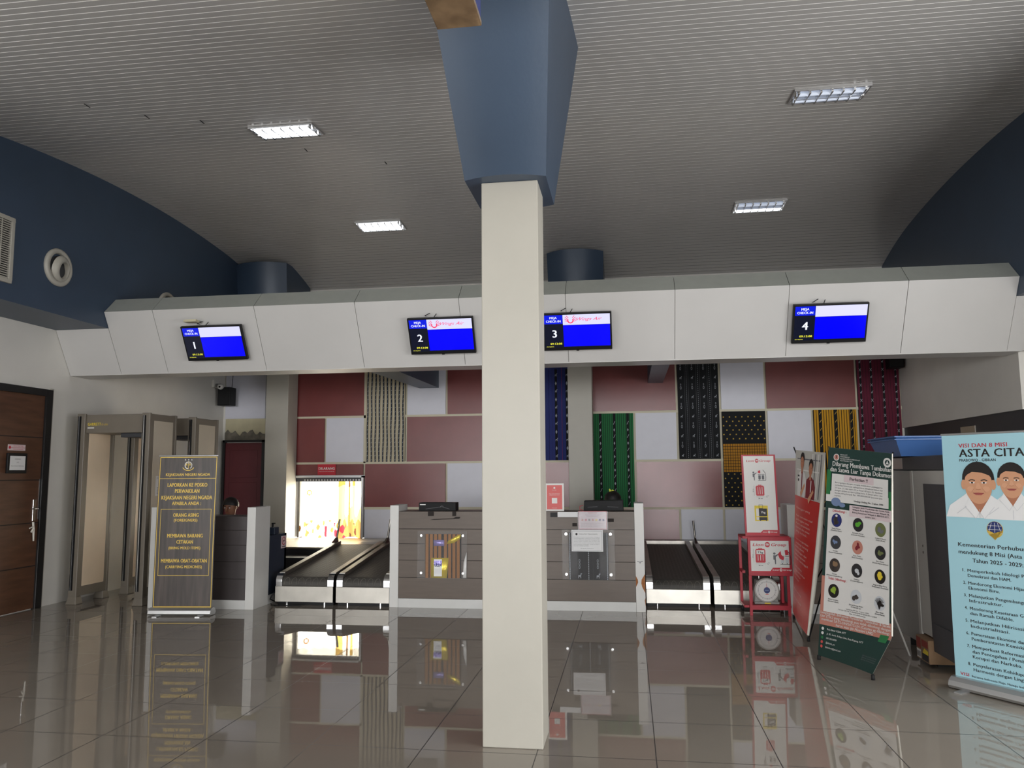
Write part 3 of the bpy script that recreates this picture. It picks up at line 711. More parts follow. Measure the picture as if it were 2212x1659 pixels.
# ================================================================== CHECK-IN COUNTERS
def counter(x0, x1, y, h_front, h_post, posts, label, depth=0.62, mfront='laminate', kick='kick_white'):
    """posts: list of 'l','r' ; white posts stand at the ends"""
    t = thing('check_in_counter', ((x0+x1)/2, y, 0), label, 'counter', 'check-in counters')
    pw = 0.1; a, b = x0, x1
    if 'l' in posts: MB().box(x0, x0+pw, y-0.005, y+0.36, 0, h_post, 'counter_white').build('end_post', t, bevel=0.003); a = x0+pw+0.001
    if 'r' in posts: MB().box(x1-pw, x1, y-0.005, y+0.36, 0, h_post, 'counter_white').build('end_post', t, bevel=0.003); b = x1-pw-0.001
    mb = MB(); mb.box(a, b, y+0.012, y+0.03, 0.1, h_front, mfront)
    n = 4; step = (h_front-0.1)/5
    for k in range(5):
        z0 = 0.1+0.0
    zs = [0.1, 0.33, 0.52, 0.70, 0.865, h_front]
    for k in range(5): mb.box(a, b, y+0.004, y+0.013, zs[k]+0.003, zs[k+1]-0.003, mfront)
    mb.box(a, b, y+0.010, y+0.0125, 0.1, h_front, 'groove')
    mb.build('front_panel', t)
    MB().box(a, b, y, y+0.03, 0, 0.1, kick).build('kickboard', t, bevel=0.002)
    MB().box(a, b, y+0.03, y+0.36, h_front-0.03, h_front, mfront).build('counter_top', t)
    MB().box(a, b, y+0.36, y+depth+0.1, 0.70, 0.735, 'laminate_dark').build('desk_top', t)
    MB().box(a, a+0.03, y+0.05, y+depth+0.08, 0, 0.70, 'laminate_dark').build('side_panel', t)
    MB().box(b-0.03, b, y+0.05, y+depth+0.08, 0, 0.70, 'laminate_dark').build('side_panel', t)
    return t
c1 = counter(-5.40, -4.135, 8.40, 1.02, 1.12, 'lr', 'leftmost dark check-in counter with white end posts, behind brown banner', mfront='laminate_dark')
c2 = counter(-2.68, -1.41, 8.72, 1.06, 1.128, 'lr', 'brown plank counter left of the front column, holding a flat black box')
c3 = counter(-1.12, 0.15, 8.72, 1.06, 1.15, 'lr', 'brown plank counter right of the front column with chipped white post')
c4 = counter(1.655, 2.9, 8.80, 1.06, 1.13, 'l', 'rightmost counter mostly hidden behind red stand and banners', mfront='laminate')
# chipped paint showing chipboard at the foot of the post of counter three
mb = MB()
yp = 8.7135
mb.add([(0.149, yp, 0.40), (0.112, yp, 0.34), (0.108, yp, 0.30), (0.118, yp, 0.26), (0.149, yp, 0.20)], [(0, 1, 2, 3, 4)], 'chipboard')
mb.add([(0.051, yp, 0.38), (0.072, yp, 0.34), (0.075, yp, 0.31), (0.066, yp, 0.29), (0.051, yp, 0.26)], [(4, 3, 2, 1, 0)], 'chipboard')
mb.add([(0.149, yp, 0.15), (0.140, yp, 0.12), (0.149, yp, 0.06)], [(0, 1, 2)], 'chipboard')
mb.add([(0.07, yp, 0.535), (0.10, yp, 0.528), (0.13, yp, 0.537), (0.13, yp, 0.532), (0.105, yp, 0.522), (0.1, yp, 0.50), (0.096, yp, 0.522), (0.07, yp, 0.53)], [(0, 7, 6, 5, 4, 3, 2, 1)], 'print_grey')
pc = mb.build('chipped_edge', c3); pc['label'] = 'bare chipboard where the white laminate broke off'
# tall side return with desk box behind leftmost counter
t = thing('side_return', (-4.17, 9.0, 0), 'low dark side panel behind leftmost counter facing the luggage belt', 'partition')
MB().box(-4.20, -4.15, 8.77, 9.25, 0.1, 0.775, 'navy').box(-4.8, -4.15, 9.20, 9.25, 0.1, 0.775, 'navy').build('panel', t)
MB().box(-4.205, -4.145, 8.77, 9.26, 0, 0.1, 'kick_white').build('kickboard', t)
a = Art(flat((-4.15, 9.10, 0.60), (0, 1, 0), (0, 0, 1), (1, 0, 0))); a.mb.box(-4.15, -4.1485, 9.10, 9.24, 0.60, 0.745, 'paper_pink')
f0 = a.f; a.f = lambda u, v, k: f0(u, v, k+0.0018)
a.ring(0.07, 0.085, 0.04, 0.05, 'sign_red', 1); a.line([(0.04, 0.055), (0.10, 0.115)], 0.008, 'sign_red', 1); a.rect(0.04, 0.08, 0.095, 0.09, 'print_dark', 1); a.rect(0.02, 0.012, 0.12, 0.022, 'print_dark', 1)
tag(a.mb.build('no_smoking_sticker'), 'small red and white no smoking sticker on dark side panel', 'sticker')
t = thing('soap_dispenser', (-4.18, 9.0, 0.775), 'small dark pump bottle on the low side panel beside white post', 'bottle')
MB().box(-4.24, -4.155, 8.93, 9.05, 0.776, 0.86, 'navy').build('bottle_body', t, bevel=0.008); MB().cyl((-4.20, 8.97, 0.86), (-4.20, 8.97, 0.905), 0.012, 'black').box(-4.21, -4.17, 8.96, 8.98, 0.90, 0.912, 'black').build('pump', t)

# transparent display covers with folded woven cloth
def display(x0, x1, z0, z1, y, clothf, cx0, cx1, label, film=False):
    t = thing('display_panel', ((x0+x1)/2, y, z0), label, 'display panel')
    MB().box(x0, x1, y-0.024, y-0.019, z0, z1, 'acrylic').build('acrylic_cover', t)
    a = Art(face_y(cx0, y-0.006, z0+0.004)); clothf(a, cx1-cx0, z1-z0-0.04)
    a.mb.box(cx0, cx1, y-0.006, y-0.001, z0+0.004, z1-0.036, 'w_black'); a.mb.build('woven_cloth', t)
    for x in (x0+0.045, x1-0.045):
        for z in (z0+0.06, z1-0.05): MB().cyl((x, y-0.03, z), (x, y, z), 0.014, 'chrome', 16).build('bolt', t)
    return t
def art_brown_stripes(a, W, H):
    a.rect(0, 0, W, H, 'w_black', 1)
    for k in range(8):
        u = W*(k+0.1+(0.35 if k > 3 else 0))/8.5; a.rect(u, 0, u+W*0.085, H, 'w_tan', 2)
mat('w_tan', (150, 100, 48), 0.8)
def art_small_black(a, W, H):
    a.rect(0, 0, W, H, 'w_black', 1)
    for c in (0.03, 0.5, 0.97):
        for j in range(26): a.rect(W*c-0.004, j*H/26, W*c+0.004, j*H/26+0.012, 'w_white', 2)
    for c in (0.12, 0.2, 0.38, 0.62, 0.8, 0.9):
        for j in range(30): a.rect(W*c-0.001, j*H/30, W*c+0.001, j*H/30+0.006, 'print_grey', 2)
    for c in (0.27, 0.73):
        for j in range(3): a.ring(W*c, 0.13+j*0.035, 0.007, 0.010, 'w_white', 2, 8, sy=1.6)
        horse(a, W*c, 0.03, 1.2, 'w_white', 2)
d1 = display(-2.355, -1.79, 0.325, 0.845, 8.72, art_brown_stripes, -2.27, -1.86, 'clear display panel with brown striped cloth and glossy crumpled wrappers')
# shiny crumpled packets behind the clear cover
def packet(pts, m, name, label, y=8.7085):
    cx = sum(p[0] for p in pts)/len(pts); cz = sum(p[1] for p in pts)/len(pts); n = len(pts)
    vs = [(p[0], y-0.001-0.002*(i % 2), p[1]) for i, p in enumerate(pts)] + [(cx, y-0.006, cz)] + [(p[0], y+0.001, p[1]) for p in pts]
    fs = [(i, (i+1) % n, n) for i in range(n)] + [(i, n+1+i, n+1+(i+1) % n, (i+1) % n) for i in range(n)]
    mb = MB().add(vs, fs, m, True); return tag(mb.build(name), label, 'packet')
mat('foil_yellow', (232, 206, 60), 0.22, metal=0.4, bump=0.5, bscale=30); mat('foil_violet', (150, 140, 205), 0.2, metal=0.3, bump=0.4, bscale=25); mat('foil_white', (235, 235, 232), 0.2, bump=0.4, bscale=25)
packet([(-2.02, 0.70), (-1.94, 0.715), (-1.87, 0.76), (-1.86, 0.81), (-1.90, 0.80), (-1.96, 0.765), (-2.01, 0.735)], 'foil_yellow', 'snack_packet', 'bright yellow glossy packet at the top right of clear display')
packet([(-2.17, 0.68), (-2.05, 0.68), (-2.05, 0.745), (-2.17, 0.745)], 'foil_violet', 'snack_packet', 'small violet and white packet at upper left inside clear display')
pk = packet([(-2.20, 0.33), (-2.02, 0.33), (-2.0, 0.55), (-2.20, 0.55)], 'foil_yellow', 'snack_packet', 'yellow and white packet with violet lettering at the bottom of clear display')
a = Art(face_y(-2.165, 8.6985, 0.35)); a.mb.box(-2.165, -2.075, 8.6985, 8.701, 0.35, 0.535, 'foil_white'); a.rect(0.0, 0.12, 0.09, 0.17, 'foil_violet', 1)
a.text('ULEN', 0.045, 0.105, 0.035, 'w_blue', 2, bold=True, width=0.075); a.rect(0.01, 0.03, 0.08, 0.08, 'paper', 1)
tag(a.mb.build('packet_card'), 'white card with violet lettering lying over the yellow packet', 'card')
packet([(-1.84, 0.335), (-1.80, 0.335), (-1.795, 0.62), (-1.83, 0.50)], 'foil_white', 'plastic_scrap', 'white crumpled plastic at the lower right corner of clear display')
d2 = display(-0.735, -0.165, 0.33, 0.87, 8.72, art_small_black, -0.665, -0.235, 'clear display panel with black figured cloth below the taped notices')

def sheet_y(x0, x1, z0, z1, y, m, th=0.002):
    a = Art(face_y(x0, y-th-0.0002, z0)); a.mb.box(x0, x1, y-th, y, z0, z1, m); return a
a = sheet_y(-0.63, -0.29, 0.635, 0.865, 8.692, 'paper', 0.006)
a.frame(0.012, 0.012, 0.328, 0.218, 0.002, 'print_grey', 1); a.disc(0.055, 0.185, 0.012, 0.012, 'print_dark', 1)
a.text('MAKLUMAT PELAYANAN', 0.18, 0.18, 0.010, 'print_dark', 1, width=0.2)
lines = ['Dengan ini kami menyatakan sanggup', 'menyelenggarakan pelayanan sesuai dengan', 'standar pelayanan yang telah ditetapkan dan', 'apabila tidak menepati janji ini kami siap', 'menerima sanksi sesuai peraturan', 'perundang-undangan yang berlaku.', 'Kami akan melakukan perbaikan']
for k, s_ in enumerate(lines): a.text(s_, 0.025, 0.15-0.0155*k, 0.007, 'print_grey', 1, 'l', width=0.28 if k < 6 else 0.16)
a.text('Kepala Kantor', 0.17, 0.028, 0.008, 'print_grey', 1, width=0.14)
tag(a.mb.build('notice_sheet'), 'white framed notice with grey lettering over the black figured cloth', 'notice')
a = sheet_y(-0.55, -0.245, 0.87, 1.065, 8.709, 'paper_pink', 0.003)
a.frame(0, 0, 0.305, 0.195, 0.006, 'sign_red', 1); a.text('PERHATIAN', 0.15, 0.17, 0.012, 'sign_red', 1, bold=True); a.text('Barang berbahaya yang dilarang', 0.15, 0.15, 0.008, 'print_dark', 1); a.text('dibawa ke dalam pesawat', 0.15, 0.135, 0.008, 'print_dark', 1)
for k, m_ in enumerate(('salmon_print', 'sign_red', 'print_grey', 'salmon_print', 'print_yellow', 'w_blue', 'w_blue')): a.disc(0.04+k*0.038, 0.10, 0.012, 0.012, m_, 1, 12)
for k in range(3): a.text('Korek api, aerosol, bahan kimia, gas', 0.15, 0.062-0.018*k, 0.007, 'print_grey', 1, width=0.25)
MBf = MB().box(-0.56, -0.235, 8.7035, 8.7045, 0.862, 1.062, 'plastic_film')
o = tag(a.mb.build('laminated_notice'), 'pink edged laminated notice taped at the top of right counter', 'notice')
ORG[o] = ORG[o]; fo = MBf.build('plastic_sleeve', o)
tag(sheet_y(-0.78, -0.56, 1.00, 1.055, 8.714, 'paper', 0.002).mb.build('paper_strip'), 'blank white paper strip taped to right counter, left of pink notice', 'paper')
mb = MB().box(-0.86, -0.785, 8.71, 8.714, 1.0, 1.05, 'black').build('tape_patch'); tag(mb, 'black tape patch at upper left of the right counter', 'tape')
for (x0, x1, z0, z1, lab) in ((-0.235, -0.17, 0.95, 0.985, 'brown tape remnant right of the pink edged notice'), (-0.62, -0.57, 0.90, 0.935, 'brown tape remnant left of the pink edged notice')):
    tag(MB().box(x0, x1, 8.712, 8.714, z0, z1, 'groove').build('tape_patch'), lab, 'tape')
tag(MB().box(-2.24, -2.175, 8.712, 8.714, 1.01, 1.058, 'groove').build('tape_patch'), 'brown tape remnant upper left below the flat black box', 'tape')
tag(MB().box(-1.96, -1.92, 8.712, 8.714, 1.01, 1.058, 'groove').build('tape_patch'), 'brown tape remnant upper right below the flat black box', 'tape')
mb = MB().add([(-2.22, 8.7125, 0.965), (-1.88, 8.7125, 0.98), (-1.87, 8.7125, 1.0), (-1.92, 8.7125, 1.0), (-1.95, 8.7125, 0.985), (-2.17, 8.7125, 0.975)], [(0, 1, 2, 3, 4, 5)], 'groove')
tag(mb.build('tape_strip'), 'long dark tape strip peeling below the flat black box', 'tape')

# red framed poster stand, black printers / monitors on counters
t = thing('poster_stand', (-0.82, 8.80, 1.06), 'small red poster in white frame standing on the right counter', 'poster')
MB().box(-0.925, -0.715, 8.80, 8.815, 1.061, 1.365, 'sign_white').box(-0.90, -0.74, 8.815, 8.87, 1.061, 1.068, 'sign_white').build('frame', t, bevel=0.002)
a = Art(face_y(-0.905, 8.798, 1.08)); a.rect(0, 0, 0.17, 0.265, 'poster_red', 0); a.disc(0.085, 0.235, 0.011, 0.011, 'sign_white', 1); a.text('Lion Air', 0.085, 0.208, 0.009, 'sign_white', 1)
a.text('Scan untuk kepuasan', 0.085, 0.17, 0.008, 'sign_white', 1, width=0.12); a.text('pelayanan kami di sini', 0.085, 0.155, 0.008, 'sign_white', 1, width=0.11); a.rect(0.055, 0.065, 0.115, 0.125, 'sign_white', 1); a.text('Terima kasih', 0.085, 0.012, 0.007, 'sign_white', 1)
a.mb.build('poster', t)
t = thing('flat_black_box', (-2.2, 8.9, 1.06), 'flat black device box with white mark on the left brown counter', 'device')
MB().box(-2.385, -1.955, 8.86, 9.02, 1.061, 1.152, 'black_gloss').build('box_body', t, bevel=0.003)
a = Art(face_y(-2.385, 8.8585, 1.061)); a.rect(0.013, 0.064, 0.08, 0.074, 'sign_white', 1); a.line([(0.08, 0.02), (0.2, 0.035), (0.27, 0.045), (0.32, 0.03), (0.36, 0.02)], 0.003, 'print_grey', 1); a.ring(0.27, 0.036, 0.018, 0.021, 'print_grey', 1, 10, 0, 180); a.mb.build('print', t)
t = thing('receipt_printer', (-0.3, 8.95, 1.06), 'low black printer lying on right counter before the seated clerk', 'printer')
MB().hexa([(-0.505, 8.88, 1.061), (-0.065, 8.88, 1.061), (-0.065, 9.1, 1.061), (-0.505, 9.1, 1.061), (-0.50, 8.90, 1.17), (-0.07, 8.90, 1.178), (-0.07, 9.06, 1.178), (-0.50, 9.06, 1.17)], 'black').build('printer_body', t, bevel=0.005)
a = Art(face_y(-0.49, 8.8765, 1.07)); a.rect(0, 0.0, 0.41, 0.05, 'black_gloss', 1); a.line([(0.03, 0.03), (0.14, 0.035)], 0.004, 'print_grey', 2); a.line([(0.25, 0.035), (0.37, 0.03)], 0.003, 'print_grey', 2); a.mb.build('panel', t)
MB().tube([(-0.51, 8.9, 1.12), (-0.545, 8.9, 1.11), (-0.55, 8.9, 1.075), (-0.515, 8.9, 1.066)], 0.003, 'sign_red').build('cable', t)

# ------------------------------------------------------------------ people behind the counters
def stool(x, y, h, label):
    t = thing('stool', (x, y, 0), label, 'stool')
    MB().lathe([(0.0, h-0.05), (0.19, h-0.05), (0.2, h-0.03), (0.19, h), (0.0, h)], (x, y, 0), (0, 0, 1), 'black').build('seat', t)
    MB().cyl((x, y, 0.03), (x, y, h-0.05), 0.025, 'chrome').build('pole', t); MB().lathe([(0.0, 0.03), (0.05, 0.03), (0.2, 0.012), (0.2, 0.0), (0.0, 0.0)], (x, y, 0), (0, 0, 1), 'chrome').build('base', t)
def person(x, y, seat, top, shirt, label, cap_low):
    t = thing('person', (x, y, 0), label, 'person')
    hc = top-0.12
    J = [(0, 0.03, seat+0.17), (0, 0.03, seat+0.30), (0, 0.0, seat+0.48), (0, 0.0, hc-0.15), (0, -0.02, hc-0.08), (0, -0.025, hc), (0, -0.01, hc+0.07),
         (-0.17, 0, hc-0.20), (-0.22, -0.05, hc-0.45), (-0.14, -0.27, hc-0.44), (-0.10, -0.34, hc-0.45), (0.17, 0, hc-0.20), (0.22, -0.05, hc-0.45), (0.14, -0.27, hc-0.44), (0.10, -0.34, hc-0.45),
         (-0.10, 0.0, seat+0.08), (-0.13, -0.40, seat+0.07), (-0.13, -0.38, 0.08), (-0.13, -0.48, 0.04), (0.10, 0.0, seat+0.08), (0.13, -0.40, seat+0.07), (0.13, -0.38, 0.08), (0.13, -0.48, 0.04)]
    Rr = [0.14, 0.13, 0.15, 0.055, 0.065, 0.09, 0.085, 0.06, 0.045, 0.035, 0.03, 0.06, 0.045, 0.035, 0.03, 0.09, 0.06, 0.04, 0.035, 0.09, 0.06, 0.04, 0.035]
    J[2] = (0, 0.0, hc-0.26); J[1] = (0, 0.02, (seat+0.1+hc-0.26)/2)
    E = [(0, 1), (1, 2), (2, 3), (3, 4), (4, 5), (5, 6), (2, 7), (7, 8), (8, 9), (9, 10), (2, 11), (11, 12), (12, 13), (13, 14), (0, 15), (15, 16), (16, 17), (17, 18), (0, 19), (19, 20), (20, 21), (21, 22)]
    me = bpy.data.meshes.new('body'); me.from_pydata(J, E, []); me.materials.append(M('skin'))
    o = bpy.data.objects.new('body', me); COL.objects.link(o); o.parent = t; ORG[o] = ORG[t]
    md = o.modifiers.new('skin', 'SKIN'); md.use_smooth_shade = True
    for i, r_ in enumerate(Rr): me.skin_vertices[0].data[i].radius = (r_, r_)
    me.skin_vertices[0].data[0].use_root = True
    s_ = o.modifiers.new('sub', 'SUBSURF'); s_.levels = 2; s_.render_levels = 2
    # shirt as a slightly larger sleeved shell
    J2 = [J[k] for k in (0, 1, 2, 7, 8, 11, 12)]; me2 = bpy.data.meshes.new('shirt'); me2.from_pydata(J2, [(0, 1), (1, 2), (2, 3), (3, 4), (2, 5), (5, 6)], []); me2.materials.append(M(shirt))
    o2 = bpy.data.objects.new('shirt', me2); COL.objects.link(o2); o2.parent = t; md = o2.modifiers.new('skin', 'SKIN'); md.use_smooth_shade = True
    for i, r_ in enumerate((0.165, 0.155, 0.17, 0.08, 0.06, 0.08, 0.06)): me2.skin_vertices[0].data[i].radius = (r_, r_)
    me2.skin_vertices[0].data[0].use_root = True; s_ = o2.modifiers.new('sub', 'SUBSURF'); s_.levels = 2; s_.render_levels = 2
    # hair: ellipsoid cap down to cap_low at the front, lower behind
    mb = MB(); nu, nv = 22, 10; vs = []
    for j in range(nv+1):
        ph = j/nv
        for i in range(nu):
            th = 2*math.pi*i/nu; front = max(0, -math.sin(th)); low = 1.75-(1.75-cap_low)*front
            al = ph*low; vs.append((x+0.102*math.sin(al)*math.cos(th), y-0.015+0.112*math.sin(al)*math.sin(th), hc+0.02+0.105*math.cos(al)))
    mb.add(vs, [(j*nu+i, (j+1)*nu+i, (j+1)*nu+(i+1) % nu, j*nu+(i+1) % nu) for j in range(nv) for i in range(nu)], 'hair', True); mb.build('hair', t)
    # face
    mb = MB(); fy = y-0.118
    for sx in (-1, 1):
        mb.lathe([(0.0, 0.0), (0.006, 0.002), (0.009, 0.007)], (x+sx*0.033, fy+0.004, hc-0.012), (0, 1, 0), 'shirt_print', 12)
        mb.lathe([(0.0, -0.001), (0.005, 0.001)], (x+sx*0.033, fy+0.003, hc-0.012), (0, 1, 0), 'black', 10)
        mb.tube([(x+sx*0.048, fy+0.012, hc+0.006), (x+sx*0.03, fy+0.005, hc+0.012), (x+sx*0.016, fy+0.006, hc+0.007)], 0.003, 'hair', 6)
        mb.lathe([(0.0, 0.012), (0.012, 0.01), (0.018, 0.0)], (x+sx*0.088, y-0.02, hc-0.015), (sx, 0.2, 0), 'skin', 12)
    mb.tube([(x, fy+0.006, hc-0.005), (x, fy-0.012, hc-0.035), (x, fy+0.002, hc-0.045)], [0.006, 0.011, 0.007], 'skin', 8)
    mb.tube([(x-0.022, fy+0.008, hc-0.068), (x, fy+0.003, hc-0.07), (x+0.022, fy+0.008, hc-0.068)], 0.004, 'lips_print', 6)
    mb.build('face', t)
    return t
p1 = person(-5.13, 9.72, 0.40, 1.19, 'shirt_blue', 'person with dark cap-like hair seated low behind leftmost counter', 1.5)
stool(-5.13, 9.75, 0.40, 'dark stool under person behind the leftmost counter')
p2 = person(-0.2, 9.85, 0.46, 1.255, 'shirt_red', 'person with black hair seated behind right counter wearing yellow-green clip', 1.6)
stool(-0.2, 9.88, 0.46, 'dark stool under person behind the right counter')
mb = MB().add([(-0.235, 9.80, 1.252), (-0.21, 9.79, 1.258), (-0.235, 9.80, 1.285), (-0.245, 9.80, 1.27)], [(0, 1, 2, 3)], 'clip_yellow').add([(-0.21, 9.79, 1.258), (-0.18, 9.80, 1.262), (-0.205, 9.80, 1.275)], [(0, 1, 2)], 'clip_yellow').tube([(-0.24, 9.8, 1.25), (-0.18, 9.8, 1.262)], 0.004, 'clip_yellow')
hcl = mb.build('hair_clip', p2); hcl['label'] = 'yellow-green hair clip'
t = thing('phone', (-5.1, 8.62, 1.021), 'small phone with glowing screen propped on leftmost counter', 'phone')
MB().hexa([(-4.93, 8.60, 1.022), (-4.875, 8.60, 1.022), (-4.875, 8.612, 1.022), (-4.93, 8.612, 1.022), (-4.93, 8.62, 1.07), (-4.875, 8.62, 1.07), (-4.875, 8.632, 1.07), (-4.93, 8.632, 1.07)], 'black').build('phone_case', t, bevel=0.002)
mat('phone_glow', (240, 240, 200), 0.2, emit=(250, 248, 205), estr=1.0)
MB().add([(-4.926, 8.5995, 1.026), (-4.879, 8.5995, 1.026), (-4.879, 8.6175, 1.066), (-4.926, 8.6175, 1.066)], [(0, 1, 2, 3)], 'phone_glow').build('phone_screen', t)
t = thing('cctv_camera', (-6.66, 12.0, 2.93), 'small white dome camera on left wall above the black speaker', 'camera')
MB().box(XL, XL+0.03, 11.9, 12.1, 2.9, 3.02, 'white_wall').build('wall_plate', t); MB().lathe([(0.0, 0.10), (0.03, 0.095), (0.045, 0.07), (0.05, 0.03), (0.045, 0.0), (0, 0)], (-6.55, 11.95, 2.91), (0.25, -1, -0.15), 'sign_white').build('camera_body', t)
MB().lathe([(0.0, 0.112), (0.012, 0.11), (0.018, 0.09)], (-6.55, 11.95, 2.91), (0.25, -1, -0.15), 'black_gloss').build('lens', t)
def wall_speaker(x, y, z, label, wdt=0.22, hh=0.30):
    t = thing('wall_speaker', (x, y, z), label, 'speaker', 'black wall speakers')
    MB().box(x-wdt/2, x+wdt/2, y-0.2, y, z, z+hh, 'black').build('cabinet', t, bevel=0.01)
    MB().box(x-wdt/2+0.012, x+wdt/2-0.012, y-0.206, y-0.2, z+0.015, z+hh-0.015, 'rubber').build('grille', t, bevel=0.002)
    MB().box(x-0.02, x+0.02, y, YB, z+hh/2-0.02, z+hh/2+0.02, 'black').build('bracket', t)
    MB().tube([(x+0.02, y+0.02, z+hh), (x+0.03, y+0.03, z+hh+0.25)], 0.005, 'black').build('cable', t)
wall_speaker(-6.50, 12.15, 2.60, 'black speaker in the left rear corner below the small camera')
wall_speaker(3.87, 12.15, 2.955, 'black speaker in right rear corner above the magenta cloth', 0.2, 0.22)

# ================================================================== WALK-THROUGH METAL DETECTORS
def detector(x, y, label, brand=True):
    t = thing('metal_detector', (0, 0, 0), label, 'metal detector', 'walk-through metal detectors')
    Wd, D, H = 0.93, 0.57, 2.205
    for s_, nm in ((0, 'l'), (1, 'r')):
        x0 = 0 if s_ == 0 else Wd-0.095; x1 = x0+0.095
        p = MB().box(x0, x1, 0.03, D-0.03, 0.09, H, 'gate_frame')
        p.box(x0-0.004, x1+0.004, 0.0, 0.035, 0.06, H+0.01, 'gate_frame').box(x0-0.004, x1+0.004, D-0.035, D, 0.06, H+0.01, 'gate_frame')
        po = p.build('side_post', t, bevel=0.006); ORG[po] = ORG[t]
        q = MB()
        q.box(x1+0.0005, x1+0.003, 0.09, D-0.09, 0.20, H-0.08, 'gate_panel' if s_ == 0 else 'gate_panel_out')
        q.box(x0-0.003, x0-0.0005, 0.09, D-0.09, 0.20, H-0.08, 'gate_panel' if s_ == 1 else 'gate_panel_out')
        q.build('beige_panel', po)
        k = MB().box(x0+0.015, x0+0.05, -0.012, -0.002, 0.16, H-0.02, 'black').box(x0+0.026, x0+0.036, -0.015, -0.012, 0.16, H-0.02, 'chrome'); k.build('light_strip', po)
        for yy in (0.0, D-0.09):
            MB().hexa([(x0-0.02, yy-0.02, 0), (x1+0.02, yy-0.02, 0), (x1+0.02, yy+0.11, 0), (x0-0.02, yy+0.11, 0), (x0-0.004, yy, 0.09), (x1+0.004, yy, 0.09), (x1+0.004, yy+0.09, 0.09), (x0-0.004, yy+0.09, 0.09)], 'gate_frame').build('foot', po, bevel=0.008)
    hd = MB().box(0.095, Wd-0.095, 0.03, D-0.03, H-0.22, H, 'gate_frame').build('header', t, bevel=0.006)
    ORG[hd] = ORG[t]; MB().box(0.5, Wd-0.095, 0.10, D-0.10, H-0.27, H-0.22, 'dark_grey').build('control_box', hd, bevel=0.006)
    a = Art(face_y(0.115, 0.0285, H-0.13))
    a.text('GARRETT', 0.0, 0.0, 0.032, 'print_yellow', 1, 'l', bold=True, width=0.17); a.rect(0.0, -0.035, 0.085, -0.02, 'sign_white', 1); a.text('PD 6500i', 0.18, 0.0, 0.022, 'gold_print', 1, 'l', width=0.08); a.mb.build('lettering', hd)
    t.location = (x, y, 0); return t
detector(-6.47, 8.50, 'nearer walk-through metal detector with yellow lettering beside the brown door')
detector(-6.37, 9.32, 'farther walk-through metal detector behind the nearer one')
def side_sticker(y, z, wd, hh, label, kind):
    a = Art(flat((-5.536, y, z), (0, 1, 0), (0, 0, 1), (1, 0, 0))); a.mb.box(-5.5365, -5.536, y, y+wd, z, z+hh, 'paper')
    if kind == 0: a.disc(0.025, hh-0.025, 0.016, 0.016, 'print_dark', 1); a.text('PMK', 0.075, hh-0.032, 0.016, 'print_grey', 1)
    else:
        a.text('PEMERIKSAAN', wd/2, hh-0.03, 0.010, 'print_grey', 1, width=wd*0.7); a.poly([(wd/2-0.014, hh*0.62), (wd/2, hh*0.48), (wd/2+0.014, hh*0.62)], 'sign_red', 1)
        for k in range(5): a.rect(wd*0.2, hh*0.4-0.016*k, wd*0.8, hh*0.4-0.016*k+0.004, 'print_grey', 1)
    tag(a.mb.build('paper_sticker'), label, 'sticker')
side_sticker(8.72, 1.49, 0.15, 0.065, 'small white sticker with black dot, upper one on nearer detector side', 0)
side_sticker(8.665, 1.24, 0.135, 0.235, 'white sheet with small red triangle on the nearer detector side', 1)

# ================================================================== BAGGAGE OPENING
t = thing('baggage_opening_frame', (-4.81, 12.27, 0.43), 'bright metal frame lining baggage opening in the feature wall', 'frame')
MB().box(-5.418, -5.385, 12.2, 12.5, 0.465, 1.448, 'aluminium').box(-4.235, -4.202, 12.2, 12.5, 0.465, 1.448, 'aluminium').box(-5.418, -4.202, 12.2, 12.5, 1.42, 1.448, 'aluminium').build('frame', t)
mb = MB().box(-5.385, -4.235, 12.22, 12.235, 1.36, 1.42, 'dark_grey')
mb.build('shutter_rail', t)
mat('hole_bright', (255, 255, 255), 0.4)
mb = MB()
for k in range(20): mb.lathe([(0, 0), (0.014, 0)], (-5.19+k*0.048, 12.2185, 1.383), (0, -1, 0), 'aluminium', 10)
mb.build('rail_rivets', t)
mb = MB()
mb.box(-5.385, -5.30, 12.40, 12.42, 0.45, 1.42, 'steel_dark'); mb.build('guide', t)
